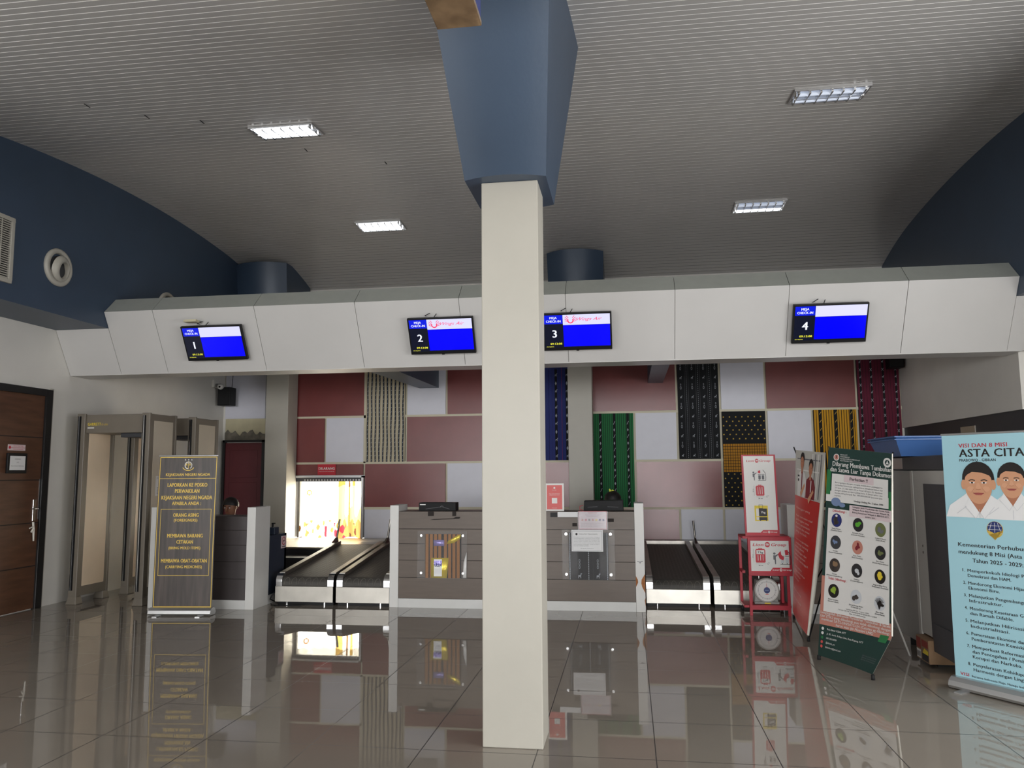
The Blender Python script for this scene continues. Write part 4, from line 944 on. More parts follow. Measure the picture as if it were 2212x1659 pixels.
# hanging cloth curtain lit from outside
def curtain():
    nx, nz = 170, 70; x0, x1 = -5.33, -4.25; z0, z1 = 0.46, 1.38; mb = MB(); P = {}
    vs = []
    for j in range(nz+1):
        v = j/nz
        for i in range(nx+1):
            u = i/nx; amp = 0.028*(1-0.4*v)
            vs.append((x0+(x1-x0)*u, 12.34+amp*math.sin(u*38+1.2*math.sin(v*3))+0.015*math.sin(u*11), z0+(z1-z0)*v+(0.018*math.sin(u*17)*(1-v) if j == 0 else 0)))
    groups = {}
    for j in range(nz):
        for i in range(nx):
            u = (i+0.5)/nx; v = (j+0.5)/nz; m = 'curtain_white'
            if 0.62 < u < 0.71 or 0.83 < u < 0.87 or (u > 0.62 and v < 0.45+0.1*math.sin(u*40)): m = 'curtain_yellow'
            if 0.775 < u < 0.80 or (u > 0.62 and v < 0.26+0.06*math.sin(u*55)): m = 'curtain_tan'
            h = math.sin(u*61+v*9)+math.sin(u*23-v*31)
            if v < 0.30 and h > 0.95: m = 'curtain_tan'
            if v < 0.26 and 0.55 < u < 0.74 and h < -0.2: m = 'curtain_red'
            if v < 0.25 and 0.80 < u < 0.90 and h < -0.6: m = 'curtain_brown'
            if v < 0.2 and 0.42 < u < 0.46: m = 'curtain_red'
            if 0.12 < u < 0.16 and 0.05 < v < 0.25 and h > -0.5: m = 'curtain_tan'
            if (u-0.15)**2*1.5+(v-0.78)**2 < 0.0022 and (u-0.15)**2*1.5+(v-0.78)**2 > 0.0006: m = 'curtain_tan'
            groups.setdefault(m, []).append((j*(nx+1)+i, j*(nx+1)+i+1, (j+1)*(nx+1)+i+1, (j+1)*(nx+1)+i))
    first = True
    for m, fs in groups.items():
        k = mb.mi(m)
        if first: mb.v = vs; first = False
        for f in fs: mb.f.append(list(f)); mb.m.append(k); mb.sm.append(True)
    return tag(mb.build('curtain'), 'sunlit white and yellow cloth curtain hanging in the baggage opening', 'curtain')
curtain()
a = sheet_y(-4.985, -4.68, 1.462, 1.635, 12.24, 'sign_red', 0.004)
a.text('DILARANG', 0.152, 0.085, 0.042, 'sign_white', 1, bold=True, width=0.27); a.text('DUDUK DI ATAS CONVEYOR', 0.152, 0.05, 0.014, 'sign_white', 1, width=0.26)
tag(a.mb.build('warning_sign'), 'red sign with white lettering above the bright baggage opening', 'sign')

# steel transfer table leading out through the opening
t = thing('transfer_table', (-4.1, 11.3, 0), 'bright steel transfer table between luggage belts and baggage opening', 'table')
MB().box(-5.325, -2.72, 10.72, 12.25, 0.43, 0.46, 'steel').build('table_top', t, bevel=0.004)
MB().box(-5.32, -2.74, 10.74, 10.77, 0.0, 0.43, 'dark_grey').build('front_skirt', t)
MB().box(-3.95, -3.0, 10.95, 11.5, 0.46, 0.468, 'steel_dark').build('roller_insert', t)
for x in (-5.25, -4.1, -2.85): MB().box(x-0.03, x+0.03, 11.9, 11.96, 0, 0.43, 'steel_dark').build('leg', t)
tag(MB().box(-5.3, -4.06, 10.3, 10.7, 0, 0.36, 'dark_grey').build('belt_motor_housing'), 'dark housing beside the left luggage belt below the bright table', 'housing')
struct(MB().box(-2.72, -0.9, 12.0, 12.24, 0, 0.02, 'dark_grey').build('trim_6'))

# ================================================================== LUGGAGE BELTS
def conveyor(x0, x1, y0, y1, zf, zb, label, arm=True, zs=None):
    t = thing('luggage_conveyor', ((x0+x1)/2, y0, 0), label, 'conveyor', 'luggage weighing belts')
    s = lambda y: zf+(zb-zf)*(y-y0)/(y1-y0)
    rw = 0.075; skirt = zf-0.135
    MB().box(x0, x1, y0, y0+0.02, 0.035, skirt, 'steel').build('front_skirt', t, bevel=0.003)
    MB().box(x0+0.01, x1-0.01, y0+0.05, y1, 0.0, 0.035, 'black').build('plinth', t)
    MB().hexa([(x0+0.004, y0+0.02, 0.035), (x1-0.004, y0+0.02, 0.035), (x1-0.004, y1, 0.035), (x0+0.004, y1, 0.035), (x0+0.004, y0+0.02, skirt-0.005), (x1-0.004, y0+0.02, skirt-0.005), (x1-0.004, y1, s(y1)-0.1), (x0+0.004, y1, s(y1)-0.1)], 'steel_dark').build('body', t)
    # belt with a rounded nose
    bx0, bx1 = x0+rw, x1-rw; prof = []; zt = lambda y: s(y)-0.045; rr = 0.085; yc = y0+0.02+rr; zc = zt(yc)-rr
    for k in range(9):
        an = R(180+20-k*(110/8)); prof.append((yc+rr*math.cos(an), zc+rr*math.sin(an)))
    prof += [(y1-0.02, zt(y1)), (y1-0.02, zt(y1)-0.03), (yc, zc-0.03)]
    prof = [(a_, max(b_, skirt-0.01)) if a_ < y0+0.2 else (a_, b_) for a_, b_ in prof]
    mb = MB().prism_x(prof, bx0, bx1, 'belt'); b = mb.build('belt', t)
    # raised lozenge ribs on belt surface
    mb = MB(); ang = math.atan((zb-zf)/(y1-y0)); p = 0.085; n = int((bx1-bx0)/p); off = ((bx1-bx0)-n*p)/2; th = 0.0022
    def onbelt(x, y, h): return (x, y, zt(y)+h)
    j = 0; y = yc+0.0
    while y+0.06 < y1-0.05:
        for i in range(n):
            cx = bx0+off+(i+0.5)*p + (p/2 if j % 2 else 0)
            if cx+p*0.45 > bx1: continue
            w2, l2, e = p*0.42, 0.03, 0.006
            o_ = [onbelt(cx-w2, y+l2, th), onbelt(cx, y, th), onbelt(cx+w2, y+l2, th), onbelt(cx, y+2*l2, th)]
            q_ = [onbelt(cx-w2+e*1.7, y+l2, th), onbelt(cx, y+e*1.3, th), onbelt(cx+w2-e*1.7, y+l2, th), onbelt(cx, y+2*l2-e*1.3, th)]
            mb.add(o_+q_, [(0, 1, 5, 4), (1, 2, 6, 5), (2, 3, 7, 6), (3, 0, 4, 7)], 'belt_raised')
        y += 0.034; j += 1
    for i in range(n):   # rings on the nose
        cx = bx0+off+(i+0.5)*p; an0 = R(165)
        pts = []
        for k in range(9):
            tt = math.pi*k/8; an = R(178-55*math.sin(tt)); xx = cx-0.034*math.cos(tt)
            pts.append((xx, yc+(rr+0.003)*math.cos(an), zc+(rr+0.003)*math.sin(an)))
        mb.tube(pts, 0.0028, 'belt_raised', 5)
    rb = mb.build('belt_ribs', t); rb['kind'] = 'stuff'
    for (a_, b_) in ((x0+0.004, x0+rw-0.004), (x1-rw+0.004, x1-0.004)):
        MB().hexa([(a_, y0+0.10, skirt), (b_, y0+0.10, skirt), (b_, y1, s(y1)-0.1), (a_, y1, s(y1)-0.1), (a_, y0+0.10, s(y0+0.1)), (b_, y0+0.10, s(y0+0.1)), (b_, y1, s(y1)), (a_, y1, s(y1))], 'steel').build('side_rail', t, bevel=0.003)
        pr = [(y0+0.015, skirt-0.002), (y0+0.102, skirt-0.002), (y0+0.102, s(y0)+0.004)]+[(y0+0.102-0.087*math.sin(R(k*15)), s(y0)+0.004-0.09*(1-math.cos(R(k*15)))) for k in range(1, 7)]
        MB().prism_x(pr, a_-0.002, b_+0.002, 'chrome').build('end_cap', t)
    if arm:
        xa = x0+0.035; MB().hexa([(xa-0.012, y1-0.25, s(y1)-0.01), (xa+0.018, y1-0.25, s(y1)-0.01), (xa+0.018, y1-0.05, s(y1)-0.01), (xa-0.012, y1-0.05, s(y1)-0.01), (xa-0.012, y1-0.10, s(y1)+0.05), (xa+0.012, y1-0.10, s(y1)+0.05), (xa+0.012, y1-0.06, s(y1)+0.05), (xa-0.012, y1-0.06, s(y1)+0.05)], 'steel_dark').build('arm_foot', t)
        MB().tube([(xa, y1-0.08, s(y1)+0.03), (xa+(0.04 if arm == 1 else -0.02), y1-0.08, s(y1)+0.30)], 0.014, 'steel_dark', 12).build('stop_arm', t)
    for x in (x0+0.12, x1-0.12): MB().cyl((x, y0+0.06, 0.0), (x, y0+0.06, 0.036), 0.015, 'chrome', 12).build('levelling_foot', t)
    return t
conveyor(-4.045, -3.352, 8.745, 10.65, 0.345, 0.56, 'leftmost black rubber luggage belt beside the dark counter', 1)
conveyor(-3.318, -2.69, 8.745, 10.65, 0.345, 0.56, 'second luggage belt, against the white post left of centre', 1)
conveyor(0.165, 0.862, 9.08, 11.95, 0.325, 0.47, 'third luggage belt, right of the chipped white post', 0)
conveyor(0.90, 1.61, 9.08, 11.95, 0.325, 0.47, 'rightmost luggage belt, behind the red stand with scale', 2)
t_ = tag(MB().box(0.16, 1.62, 12.0, 12.25, 0.0, 0.47, 'steel_dark').build('belt_end_box'), 'low steel box closing the far end of right luggage belts', 'housing')
tag(MB().tube([(-4.06, 8.9, 0.02), (-4.09, 8.82, 0.03), (-4.11, 8.76, 0.06), (-4.09, 8.75, 0.10), (-4.065, 8.80, 0.14)], 0.007, 'black').build('power_cable'), 'looped black cable at left foot of leftmost luggage belt', 'cable')
tag(MB().tube([(-4.09, 8.74, 0.01), (-4.05, 8.68, 0.009), (-3.9, 8.67, 0.009), (-3.7, 8.69, 0.009)], 0.007, 'black').build('power_cable'), 'short black cable lying on floor before leftmost luggage belt', 'cable')
# ================================================================== ROLL-UP AND X BANNERS
def banner_map(P, d, W, back=0.0, H=1.6, belly=0.0):
    """vertical sheet from base point P along floor direction d; faces the hall front"""
    P = Vector(P); d = Vector((d[0], d[1], 0)).normalized(); n = Vector((d.y, -d.x, 0))
    return lambda u, v, k: P + d*u + Vector((0, 0, v)) - n*(back*v/H) + n*(k + belly*math.sin(math.pi*min(1, max(0, v/H))))
def rollup(P, d, W, H, fill, artf, label, back, feet=True, belly=0.01):
    t = thing('rollup_banner', P, label, 'banner')
    f = banner_map((P[0], P[1], 0), d, W, back, H, belly)
    a = Art(f, 0.0008, 0.03); a.grid(0, 0.075, W, H, 6, 48, fill, 0)
    artf(a, W, H); a.grid(0, 0.075, W, H, 4, 16, 'banner_back', -3)
    a.mb.build('printed_sheet', t)
    dv = Vector((d[0], d[1], 0)).normalized(); nn = Vector((dv.y, -dv.x, 0)); P0 = Vector((P[0], P[1], 0))
    def pt(u, n_, z): q = P0+dv*u+nn*n_; return (q.x, q.y, z)
    # cassette base: rounded section swept along its length
    sec = [(0.06, 0.006), (0.07, 0.025), (0.06, 0.055), (0.03, 0.078), (0.0, 0.082), (-0.05, 0.07), (-0.075, 0.03), (-0.06, 0.006)]
    m = len(sec); vs = [pt(-0.015, a_, b_) for a_, b_ in sec]+[pt(W+0.015, a_, b_) for a_, b_ in sec]
    MB().add(vs, [list(range(m)), list(range(m, 2*m))[::-1]]+[(i, m+i, m+(i+1) % m, (i+1) % m) for i in range(m)], 'aluminium').build('base_cassette', t, bevel=0.002)
    for u in (0.07, W-0.12):
        MB().add([pt(u, 0.055, 0.0), pt(u+0.06, 0.055, 0.0), pt(u+0.055, 0.15, 0.0), pt(u+0.005, 0.15, 0.0), pt(u, 0.055, 0.008), pt(u+0.06, 0.055, 0.008), pt(u+0.055, 0.15, 0.008), pt(u+0.005, 0.15, 0.008)], [(3, 2, 1, 0), (4, 5, 6, 7), (0, 1, 5, 4), (1, 2, 6, 5), (2, 3, 7, 6), (3, 0, 4, 7)], 'aluminium').build('foot', t) if feet else None
    q0 = f(-0.005, H+0.004, -0.004); q1 = f(W+0.005, H+0.004, -0.004)
    MB().cyl(q0, q1, 0.008, 'aluminium', 12).build('top_bar', t)
    p0 = f(W/2, 0.05, -0.03); p1 = f(W/2, H, -0.012); MB().cyl(p0, p1, 0.007, 'aluminium', 10).build('rear_pole', t)
    return t
def art_brown_banner(a, W, H):
    G = 'gold_print'; y_ = 'print_yellow'
    a.frame(0.008, 0.083, W-0.008, H-0.008, 0.007, G, 1)
    a.rect(0.015, H-0.245, W-0.015, H-0.24, G, 1)
    cx = W/2; z = H-0.09
    for k in (-1, 0, 1): a.poly([(cx+k*0.035-0.008, H-0.045), (cx+k*0.035+0.008, H-0.045), (cx+k*0.035, H-0.03)], 'shirt_print', 1)
    a.ring(cx, z-0.01, 0.032, 0.042, 'banner_back', 1, 20, 100, 275); a.line([(cx, z-0.05), (cx, z+0.035)], 0.006, G, 1)
    a.line([(cx-0.025, z+0.015), (cx+0.025, z+0.015)], 0.004, 'banner_back', 1); a.poly([(cx-0.032, z-0.01), (cx-0.012, z-0.01), (cx-0.022, z+0.014)], G, 1); a.poly([(cx+0.008, z-0.01), (cx+0.026, z-0.01), (cx+0.017, z+0.014)], G, 1)
    for k in range(8): an = R(-50+k*20); a.disc(cx+0.038*math.cos(an), z-0.01+0.038*math.sin(an), 0.006, 0.006, 'banner_back', 1, 8)
    a.ring(cx, z+0.01, 0.072, 0.08, G, 1, 16, 215, 325)
    T = lambda s_, v, h, w_: a.text(s_, cx, v, h, G, 1, bold=True, width=w_)
    T('KEJAKSAAN NEGERI NGADA', H-0.215, 0.030, 0.49)
    T('LAPORKAN KE POSKO', H-0.332, 0.040, 0.44); T('PERWAKILAN', H-0.398, 0.040, 0.27); T('KEJAKSAAN NEGERI NGADA', H-0.468, 0.040, 0.56); T('APABILA ANDA :', H-0.528, 0.036, 0.32)
    a.frame(0.045, 0.41, W-0.045, 1.12, 0.005, G, 1)
    T('ORANG ASING', 1.035, 0.038, 0.28); T('(FOREIGNERS)', 0.985, 0.028, 0.26)
    T('MEMBAWA BARANG', 0.815, 0.038, 0.39); T('CETAKAN', 0.75, 0.038, 0.18); T('(BRING MOLD ITEMS)', 0.69, 0.028, 0.35)
    T('MEMBAWA OBAT-OBATAN', 0.55, 0.038, 0.50); T('(CARRYING MEDICINES)', 0.49, 0.029, 0.40)
rollup((-5.08, 7.985, 0), (1, 0.1), 0.65, 1.69, 'brown_print', art_brown_banner, 'brown roll-up banner with gold lettering and gold border beside metal detectors', 0.03)

def portrait(a, cx, cy, s, skin='skin_print', lay=2, hair_up=0.0, part=1):
    """bust in a white open-collar shirt: cx, cy is the face centre, s the face height"""
    fw_ = s*0.37
    a.disc(cx-fw_*1.05, cy-0.02*s, fw_*0.18, s*0.13, skin, lay+1, 12); a.disc(cx+fw_*1.05, cy-0.02*s, fw_*0.18, s*0.13, skin, lay+1, 12)
    a.poly([(cx-fw_*0.7, cy-s*0.30), (cx+fw_*0.7, cy-s*0.30), (cx+fw_*0.66, cy-s*0.5), (cx+fw_*0.05, cy-s*0.76), (cx-fw_*0.05, cy-s*0.76), (cx-fw_*0.66, cy-s*0.5)], 'skin_print_dark', lay+1)
    for k in (-1, 1):
        a.poly([(cx+k*fw_*0.68, cy-s*0.38), (cx+k*fw_*0.03, cy-s*0.74), (cx+k*fw_*0.30, cy-s*0.90), (cx+k*fw_*1.05, cy-s*0.58)], 'shirt_print', lay+2.5); a.line([(cx+k*fw_*0.03, cy-s*0.74), (cx+k*fw_*0.30, cy-s*0.90), (cx+k*fw_*1.05, cy-s*0.58)], s*0.008, 'shirt_shade_print', lay+3)
    a.disc(cx, cy+s*0.13, fw_*1.14, s*0.45, 'hair_print', lay, 24)
    pts = [(cx+fw_*math.cos(R(t))*(1.0 if math.sin(R(t)) > 0 else 0.97), cy+(s*0.44 if math.sin(R(t)) > 0 else s*0.5)*math.sin(R(t))-0.02*s) for t in range(0, 360, 12)]
    a.poly(pts, skin, lay+2)
    a.poly([(cx-fw_*1.05, cy+s*0.12), (cx-fw_*0.75, cy+s*0.24), (cx-fw_*0.4*part, cy+s*0.31), (cx+fw_*0.3, cy+s*0.29), (cx+fw_*0.8, cy+s*0.22), (cx+fw_*1.05, cy+s*0.10), (cx+fw_*0.9, cy+s*0.40), (cx+fw_*0.3, cy+s*0.54), (cx-fw_*0.4, cy+s*0.53), (cx-fw_*0.95, cy+s*0.38)], 'hair_print', lay+3)
    for k in (-1, 1):
        a.disc(cx+k*fw_*0.42, cy+s*0.03, fw_*0.20, s*0.022, 'shirt_print', lay+3, 12); a.disc(cx+k*fw_*0.42, cy+s*0.03, fw_*0.08, s*0.024, 'hair_print', lay+4, 10)
        a.line([(cx+k*fw_*0.66, cy+s*0.085), (cx+k*fw_*0.45, cy+s*0.11), (cx+k*fw_*0.2, cy+s*0.09)], s*0.022, 'hair_print', lay+3)
        a.disc(cx+k*fw_*0.55, cy-s*0.13, fw_*0.25, s*0.07, 'cheek', lay+3, 14)
        a.line([(cx+k*fw_*0.3, cy-s*0.12), (cx+k*fw_*0.5, cy-s*0.22)], s*0.008, 'skin_print_dark', lay+4)
    a.poly([(cx-fw_*0.08, cy+s*0.02), (cx+fw_*0.08, cy+s*0.02), (cx+fw_*0.2, cy-s*0.12), (cx, cy-s*0.15), (cx-fw_*0.2, cy-s*0.12)], 'cheek', lay+4)
    a.line([(cx-fw_*0.18, cy-s*0.135), (cx, cy-s*0.15), (cx+fw_*0.18, cy-s*0.135)], s*0.012, 'skin_print_dark', lay+5)
    a.poly([(cx-fw_*0.40, cy-s*0.235), (cx, cy-s*0.225), (cx+fw_*0.40, cy-s*0.235), (cx+fw_*0.2, cy-s*0.29), (cx-fw_*0.2, cy-s*0.29)], 'lips_print', lay+4)
    a.line([(cx-fw_*0.40, cy-s*0.235), (cx, cy-s*0.255), (cx+fw_*0.40, cy-s*0.235)], s*0.008, 'uniform_red', lay+5)
mat('cheek', (221, 166, 131), 0.5)
def art_blue_banner(a, W, H):
    D = 'print_dark'
    a.text('VISI DAN 8 MISI', 0.12, 1.645, 0.027, 'sign_red', 1, 'l', bold=True, width=0.33)
    a.text('ASTA CITA', 0.12, 1.58, 0.053, 'hair_print', 1, 'l', bold=True, width=0.435); a.text('PRABOWO - GIBRAN', 0.12, 1.548, 0.018, D, 1, 'l', bold=True, width=0.25)
    # busts
    def shoulders(cx, cy, w_, m, l, clipl=0.004, clipr=W-0.004):
        pts = [(cx-w_, cy-0.16), (cx-w_*0.85, cy-0.08), (cx-w_*0.35, cy+0.0), (cx-w_*0.22, cy+0.04), (cx+w_*0.22, cy+0.04), (cx+w_*0.35, cy+0.0), (cx+w_*0.85, cy-0.08), (cx+w_, cy-0.16)]
        a.poly([(min(max(p[0], clipl), clipr), p[1]) for p in pts], m, l)
    yb = 1.165
    shoulders(0.465, 1.32, 0.19, 'shirt_print', 1); shoulders(0.235, 1.325, 0.235, 'shirt_print', 4)
    portrait(a, 0.465, 1.415, 0.215, 'skin_print', 2); portrait(a, 0.245, 1.395, 0.262, 'skin_print', 5)
    for cx, l in ((0.245, 8), (0.465, 5)):
        a.line([(cx, 1.225), (cx, yb)], 0.003, 'shirt_shade_print', l+2)
        a.line([(cx-0.16, 1.19), (cx-0.09, 1.24)], 0.003, 'shirt_shade_print', l+1)
    # winged globe emblem
    cx, cy = 0.335, 1.092; a.disc(cx, cy, 0.055, 0.055, 'gold_print', 1); a.disc(cx, cy+0.004, 0.050, 0.050, 'emblem_blue', 2)
    for k in (-0.5, 0, 0.5): a.line([(cx-0.045, cy+k*0.05), (cx+0.045, cy+k*0.05)], 0.0025, 'shirt_print', 3)
    for k in (0.02, 0.0, -0.02): a.line([(cx+k*2, cy-0.02), (cx+k, cy+0.045)], 0.0025, 'shirt_print', 3)
    a.poly([(cx-0.05, cy-0.005), (cx-0.008, cy-0.022), (cx-0.01, cy-0.05), (cx, cy-0.07), (cx+0.01, cy-0.05), (cx+0.012, cy-0.018), (cx+0.05, cy-0.005), (cx+0.035, cy-0.035), (cx, cy-0.062), (cx-0.035, cy-0.035)], 'gold_print', 4)
    T = lambda s_, v, w_: a.text(s_, 0.335, v, 0.026, D, 1, bold=True, width=w_)
    T('Kementerian Perhubungan', 0.965, 0.52); T('mendukung 8 Misi (Asta Cita)', 0.915, 0.52); T('Tahun 2025 - 2029:', 0.862, 0.33)
    items = [('1.', 'Memperkokoh Idiologi Pancasila,', 'Demokrasi dan HAM.'), ('2.', 'Mendorong Ekonomi Hijau dan', 'Ekonomi Biru.'), ('3.', 'Melanjutkan Pengembangan', 'Infrastruktur.'), ('4.', 'Mendorong Kesetaraan Gender', 'dan Ramah Difable.'), ('5.', 'Melanjutkan Hilirisasi dan', 'Industrialisasi.'), ('6.', 'Pemerataan Ekonomi dan', 'Pemberantasan Kemiskinan.'), ('7.', 'Memperkuat Reformasi Birokrasi', 'dan Pencegahan / Pemberantasan'), ('8.', 'Penyelarasan Kehidupan yang', 'Harmonis dengan Lingkungan.')]
    v = 0.795
    for n_, l1, l2 in items:
        a.text(n_, 0.095, v, 0.020, D, 1, 'l', bold=True, width=0.018); a.text(l1, 0.13, v, 0.020, D, 1, 'l', bold=True, width=0.0163*len(l1)*0.98); a.text(l2, 0.13, v-0.034, 0.020, D, 1, 'l', bold=True, width=0.0163*len(l2)*0.98)
        if n_ == '7.': v -= 0.034; a.text('Korupsi dan Narkoba.', 0.13, v-0.034, 0.020, D, 1, 'l', bold=True, width=0.0163*20*0.98)
        v -= 0.0845
    a.text('VISI', 0.035, 0.093, 0.020, 'sign_red', 1, 'l', bold=True, width=0.06); a.text('Bersama Indonesia Maju, Menuju Indonesia Emas 2045', 0.115, 0.093, 0.013, D, 1, 'l', bold=True, width=0.5)
mat('emblem_blue', (34, 50, 110), 0.4)
rollup((2.205, 6.015, 0), (0.265, -0.351), 0.67, 1.735, 'sky_blue_print', art_blue_banner, 'light blue roll-up banner with two men in white shirts at right edge', 0.02, True, 0.0)

def ruled(BL, BR, TL, TR, W, H, kink=None):
    BL, BR, TL, TR = map(Vector, (BL, BR, TL, TR))
    def f(u, v, k):
        s_ = u/W; t_ = v/H; Lp = BL.lerp(TL, t_)
        if kink and t_ < kink[0]: Rp = BR.lerp(Vector(kink[1]), t_/kink[0])
        elif kink: Rp = Vector(kink[1]).lerp(TR, (t_-kink[0])/(1-kink[0]))
        else: Rp = BR.lerp(TR, t_)
        p = Lp.lerp(Rp, s_); d = (Rp-Lp).normalized(); n = d.cross(Vector((0, 0, 1))).normalized()
        return p + n*(k + 0.012*math.sin(s_*math.pi)*(-1 if kink else 1))
    return f
def xstand(parent, hub, feet, tops, rear):
    hub = Vector(hub)
    for p in feet:
        MB().tube([hub, p], 0.007, 'black', 10).build('leg', parent); MB().lathe([(0, 0.0), (0.014, 0.0), (0.013, 0.035), (0, 0.035)], (p[0], p[1], 0.0), (0, 0, 1), 'rubber', 14).build('foot_tip', parent)
    for p in tops: MB().tube([hub, p], 0.006, 'black', 10).build('arm', parent)
    MB().tube([hub, rear], [0.007, 0.008], 'machine_light', 10).build('rear_leg', parent)
    MB().lathe([(0, -0.03), (0.03, -0.03), (0.035, 0.0), (0.03, 0.03), (0, 0.03)], hub, (0.9, 0.4, 0), 'black', 14).build('hub', parent)
# green conservation banner
gb = thing('x_banner', (1.58, 6.45, 0), 'dark green and white x-stand banner with round animal photos', 'banner')
W_, H_ = 0.62, 1.65
fg = ruled((1.457, 6.74, 0.035), (1.70, 6.16, 0.035), (1.635, 6.81, 1.682), (1.957, 6.266, 1.614), W_, H_, (0.16, (1.845, 6.15, 0.30)))
a = Art(fg, 0.0011, 0.03); a.grid(0, 0, W_, H_, 20, 52, 'green_dark_print', 0); a.grid(0, 0, W_, H_, 10, 26, 'banner_back', -3)
def strip(a, u0, v0, u1, v1, m, l): a.grid(u0, v0, u1, v1, max(1, int((u1-u0)/0.031+0.5)), max(1, int((v1-v0)/0.0317+0.5)), m, l)
strip(a, 0, 0.24, W_, 0.36, 'salmon_print', 1.6); strip(a, 0.0, 0.36, 0.04, 0.62, 'salmon_print', 1.6); strip(a, 0.03, 0.345, 0.60, 1.16, 'sign_white', 3)
strip(a, 0, 1.215, W_, 1.30, 'sign_white', 2); strip(a, 0.05, 1.27, 0.585, 1.44, 'sign_white', 3); strip(a, 0, 1.27, 0.04, 1.47, 'green_print', 2.6); strip(a, 0.59, 1.2, W_, 1.35, 'green_print', 3.6)
a.disc(0.085, 1.575, 0.028, 0.028, 'sign_white', 3); a.disc(0.085, 1.575, 0.021, 0.021, 'salmon_print', 4); a.rect(0.082, 1.565, 0.089, 1.59, 'print_dark', 5)
for k, ww in enumerate((0.07, 0.09, 0.19, 0.12)): a.text(('BBKSDA NTT', 'KEMENTERIAN LH', 'BALAI BESAR KONSERVASI SUMBER DAYA ALAM', 'NUSA TENGGARA TIMUR')[k], 0.122, 1.594-0.016*k, 0.010, 'sign_white', 3, 'l', width=ww)
a.ring(0.575, 1.575, 0.022, 0.038, 'sign_white', 3, 20); a.poly([(0.562, 1.562), (0.59, 1.562), (0.575, 1.592)], 'sign_white', 3)
a.text('Dilarang Membawa Tumbuhan', 0.05, 1.503, 0.037, 'sign_white', 3, 'l', bold=True, width=0.565); a.text('dan Satwa Liar Tanpa Dokumen', 0.03, 1.457, 0.037, 'sign_white', 3, 'l', bold=True, width=0.585)
strip(a, 0.17, 1.383, 0.45, 1.441, 'paper_pink', 5); a.text('Perhatian !!', 0.31, 1.400, 0.024, 'print_dark', 7, bold=True, width=0.17)
for k, s_ in enumerate(('Barangsiapa dengan sengaja melakukan pelanggaran', 'terhadap ketentuan sebagaimana dimaksud dalam hal', '21 ayat (1) dan ayat (2) jo Pasal 40 ayat (2) dipidana', 'dengan pidana penjara paling lama 5 (lima) tahun dan', 'denda paling banyak Rp. 100.000.000,00 (seratus juta', 'rupiah).')): a.text(s_, 0.085, 1.366-0.021*k, 0.011, 'print_grey', 5, 'l', width=0.45 if k < 5 else 0.06)
a.text('Undang-Undang No. 5 tahun 1990', 0.54, 1.233, 0.014, 'print_dark', 5, 'r', bold=True, width=0.27)
a.disc(0.10, 1.215, 0.045, 0.035, 'tray_pale', 4, 14); a.disc(0.16, 1.195, 0.03, 0.018, 'tray_pale', 5, 12)
strip(a, 0.23, 1.115, 0.62, 1.205, 'paper_pink', 5)
for k, s_ in enumerate(('Sebagian Jenis Tumbuhan dan Satwa Pada', 'Wilayah Kerja Balai Konservasi Wilayah III,', 'Bidang Konservasi Wilayah II, BBKSDA NTT,', 'antara lain :')): a.text(s_, 0.43, 1.187-0.021*k, 0.012, 'print_dark', 7, bold=True, width=0.34 if k < 3 else 0.1)
a.text('Dilindungi :', 0.075, 1.135, 0.018, 'sign_red', 5, 'l', bold=True, width=0.13)
photos = [[('w_blue', 'dark_grey', 'Elang Flores', '(Nisaetus floris)'), ('print_dark', 'w_green2', 'Serindit Flores', '(Loriculus flosculus)'), ('olive', 'print_grey', 'Celepuk Flores', '(Otus alfredi)')],
          [('dark_grey', 'tray_pale', 'Komodo', '(Varanus komodoensis)'), ('salmon_print', 'uniform_red', 'Rusa Timor', '(Rusa timorensis)'), ('print_dark', 'olive', 'Beo Flores', '(Gracula religiosa mertensi)')],
          [('brown_print', 'carton', 'Gosong', '(Pelicanus conspicillatus)'), ('print_dark', 'shirt_shade_print', 'Kakatua', '(Cacatua sulphurea)'), ('hair_print', 'print_yellow', 'Anggrek Bulan Flores', '(Phalaenopsis floresensis)')],
          [('hair_print', 'lime', 'Pohon Cendana', '(Santalum album)'), ('shirt_shade_print', 'brown_print', 'Sarang Burung Walet', '(Collocalia sp)'), ('shirt_shade_print', 'hair_print', 'Akar Bahar', '(Antipatharia)')]]
mat('w_green2', (90, 170, 50), 0.5); mat('olive', (110, 118, 72), 0.5); mat('lime', (150, 180, 60), 0.5)
for r_, (row, v) in enumerate(zip(photos, (1.07, 0.895, 0.715, 0.515))):
    for c_, (bgm, fgm, n1, n2) in enumerate(row):
        u = (0.115, 0.315, 0.52)[c_]; vv = v-0.012*c_; rr_ = 0.054
        a.disc(u, vv, 0.048, rr_, bgm, 5, 22); rnd = random.Random(r_*7+c_)
        for k in range(9 if (r_, c_) in ((3, 0), (2, 2)) else 4):
            an = rnd.random()*6.28; q = rnd.random()*0.024; a.disc(u+q*math.cos(an), vv+q*math.sin(an), 0.008+0.012*rnd.random(), 0.010+0.010*rnd.random(), fgm, 6+k*0.3, 9)
        if (r_, c_) == (0, 0): a.poly([(u-0.02, vv-0.04), (u+0.012, vv-0.03), (u+0.01, vv+0.02), (u-0.002, vv+0.035), (u-0.02, vv+0.01)], 'brown_print', 9); a.disc(u+0.002, vv+0.036, 0.011, 0.010, 'sign_white', 10, 10)
        if (r_, c_) == (3, 2):
            for k in range(9): an = R(25+k*16); a.line([(u, vv-0.045), (u+0.02*math.cos(an), vv-0.005+0.015*math.sin(an)), (u+0.04*math.cos(an), vv+0.042*math.sin(an))], 0.0035, 'hair_print', 9)
        a.text(n1, u, vv-0.072, 0.010, 'print_dark', 5, bold=True, width=min(0.12, 0.0068*len(n1))); a.text(n2, u, vv-0.087, 0.010, 'print_dark', 5, bold=True, width=min(0.14, 0.0058*len(n2)))
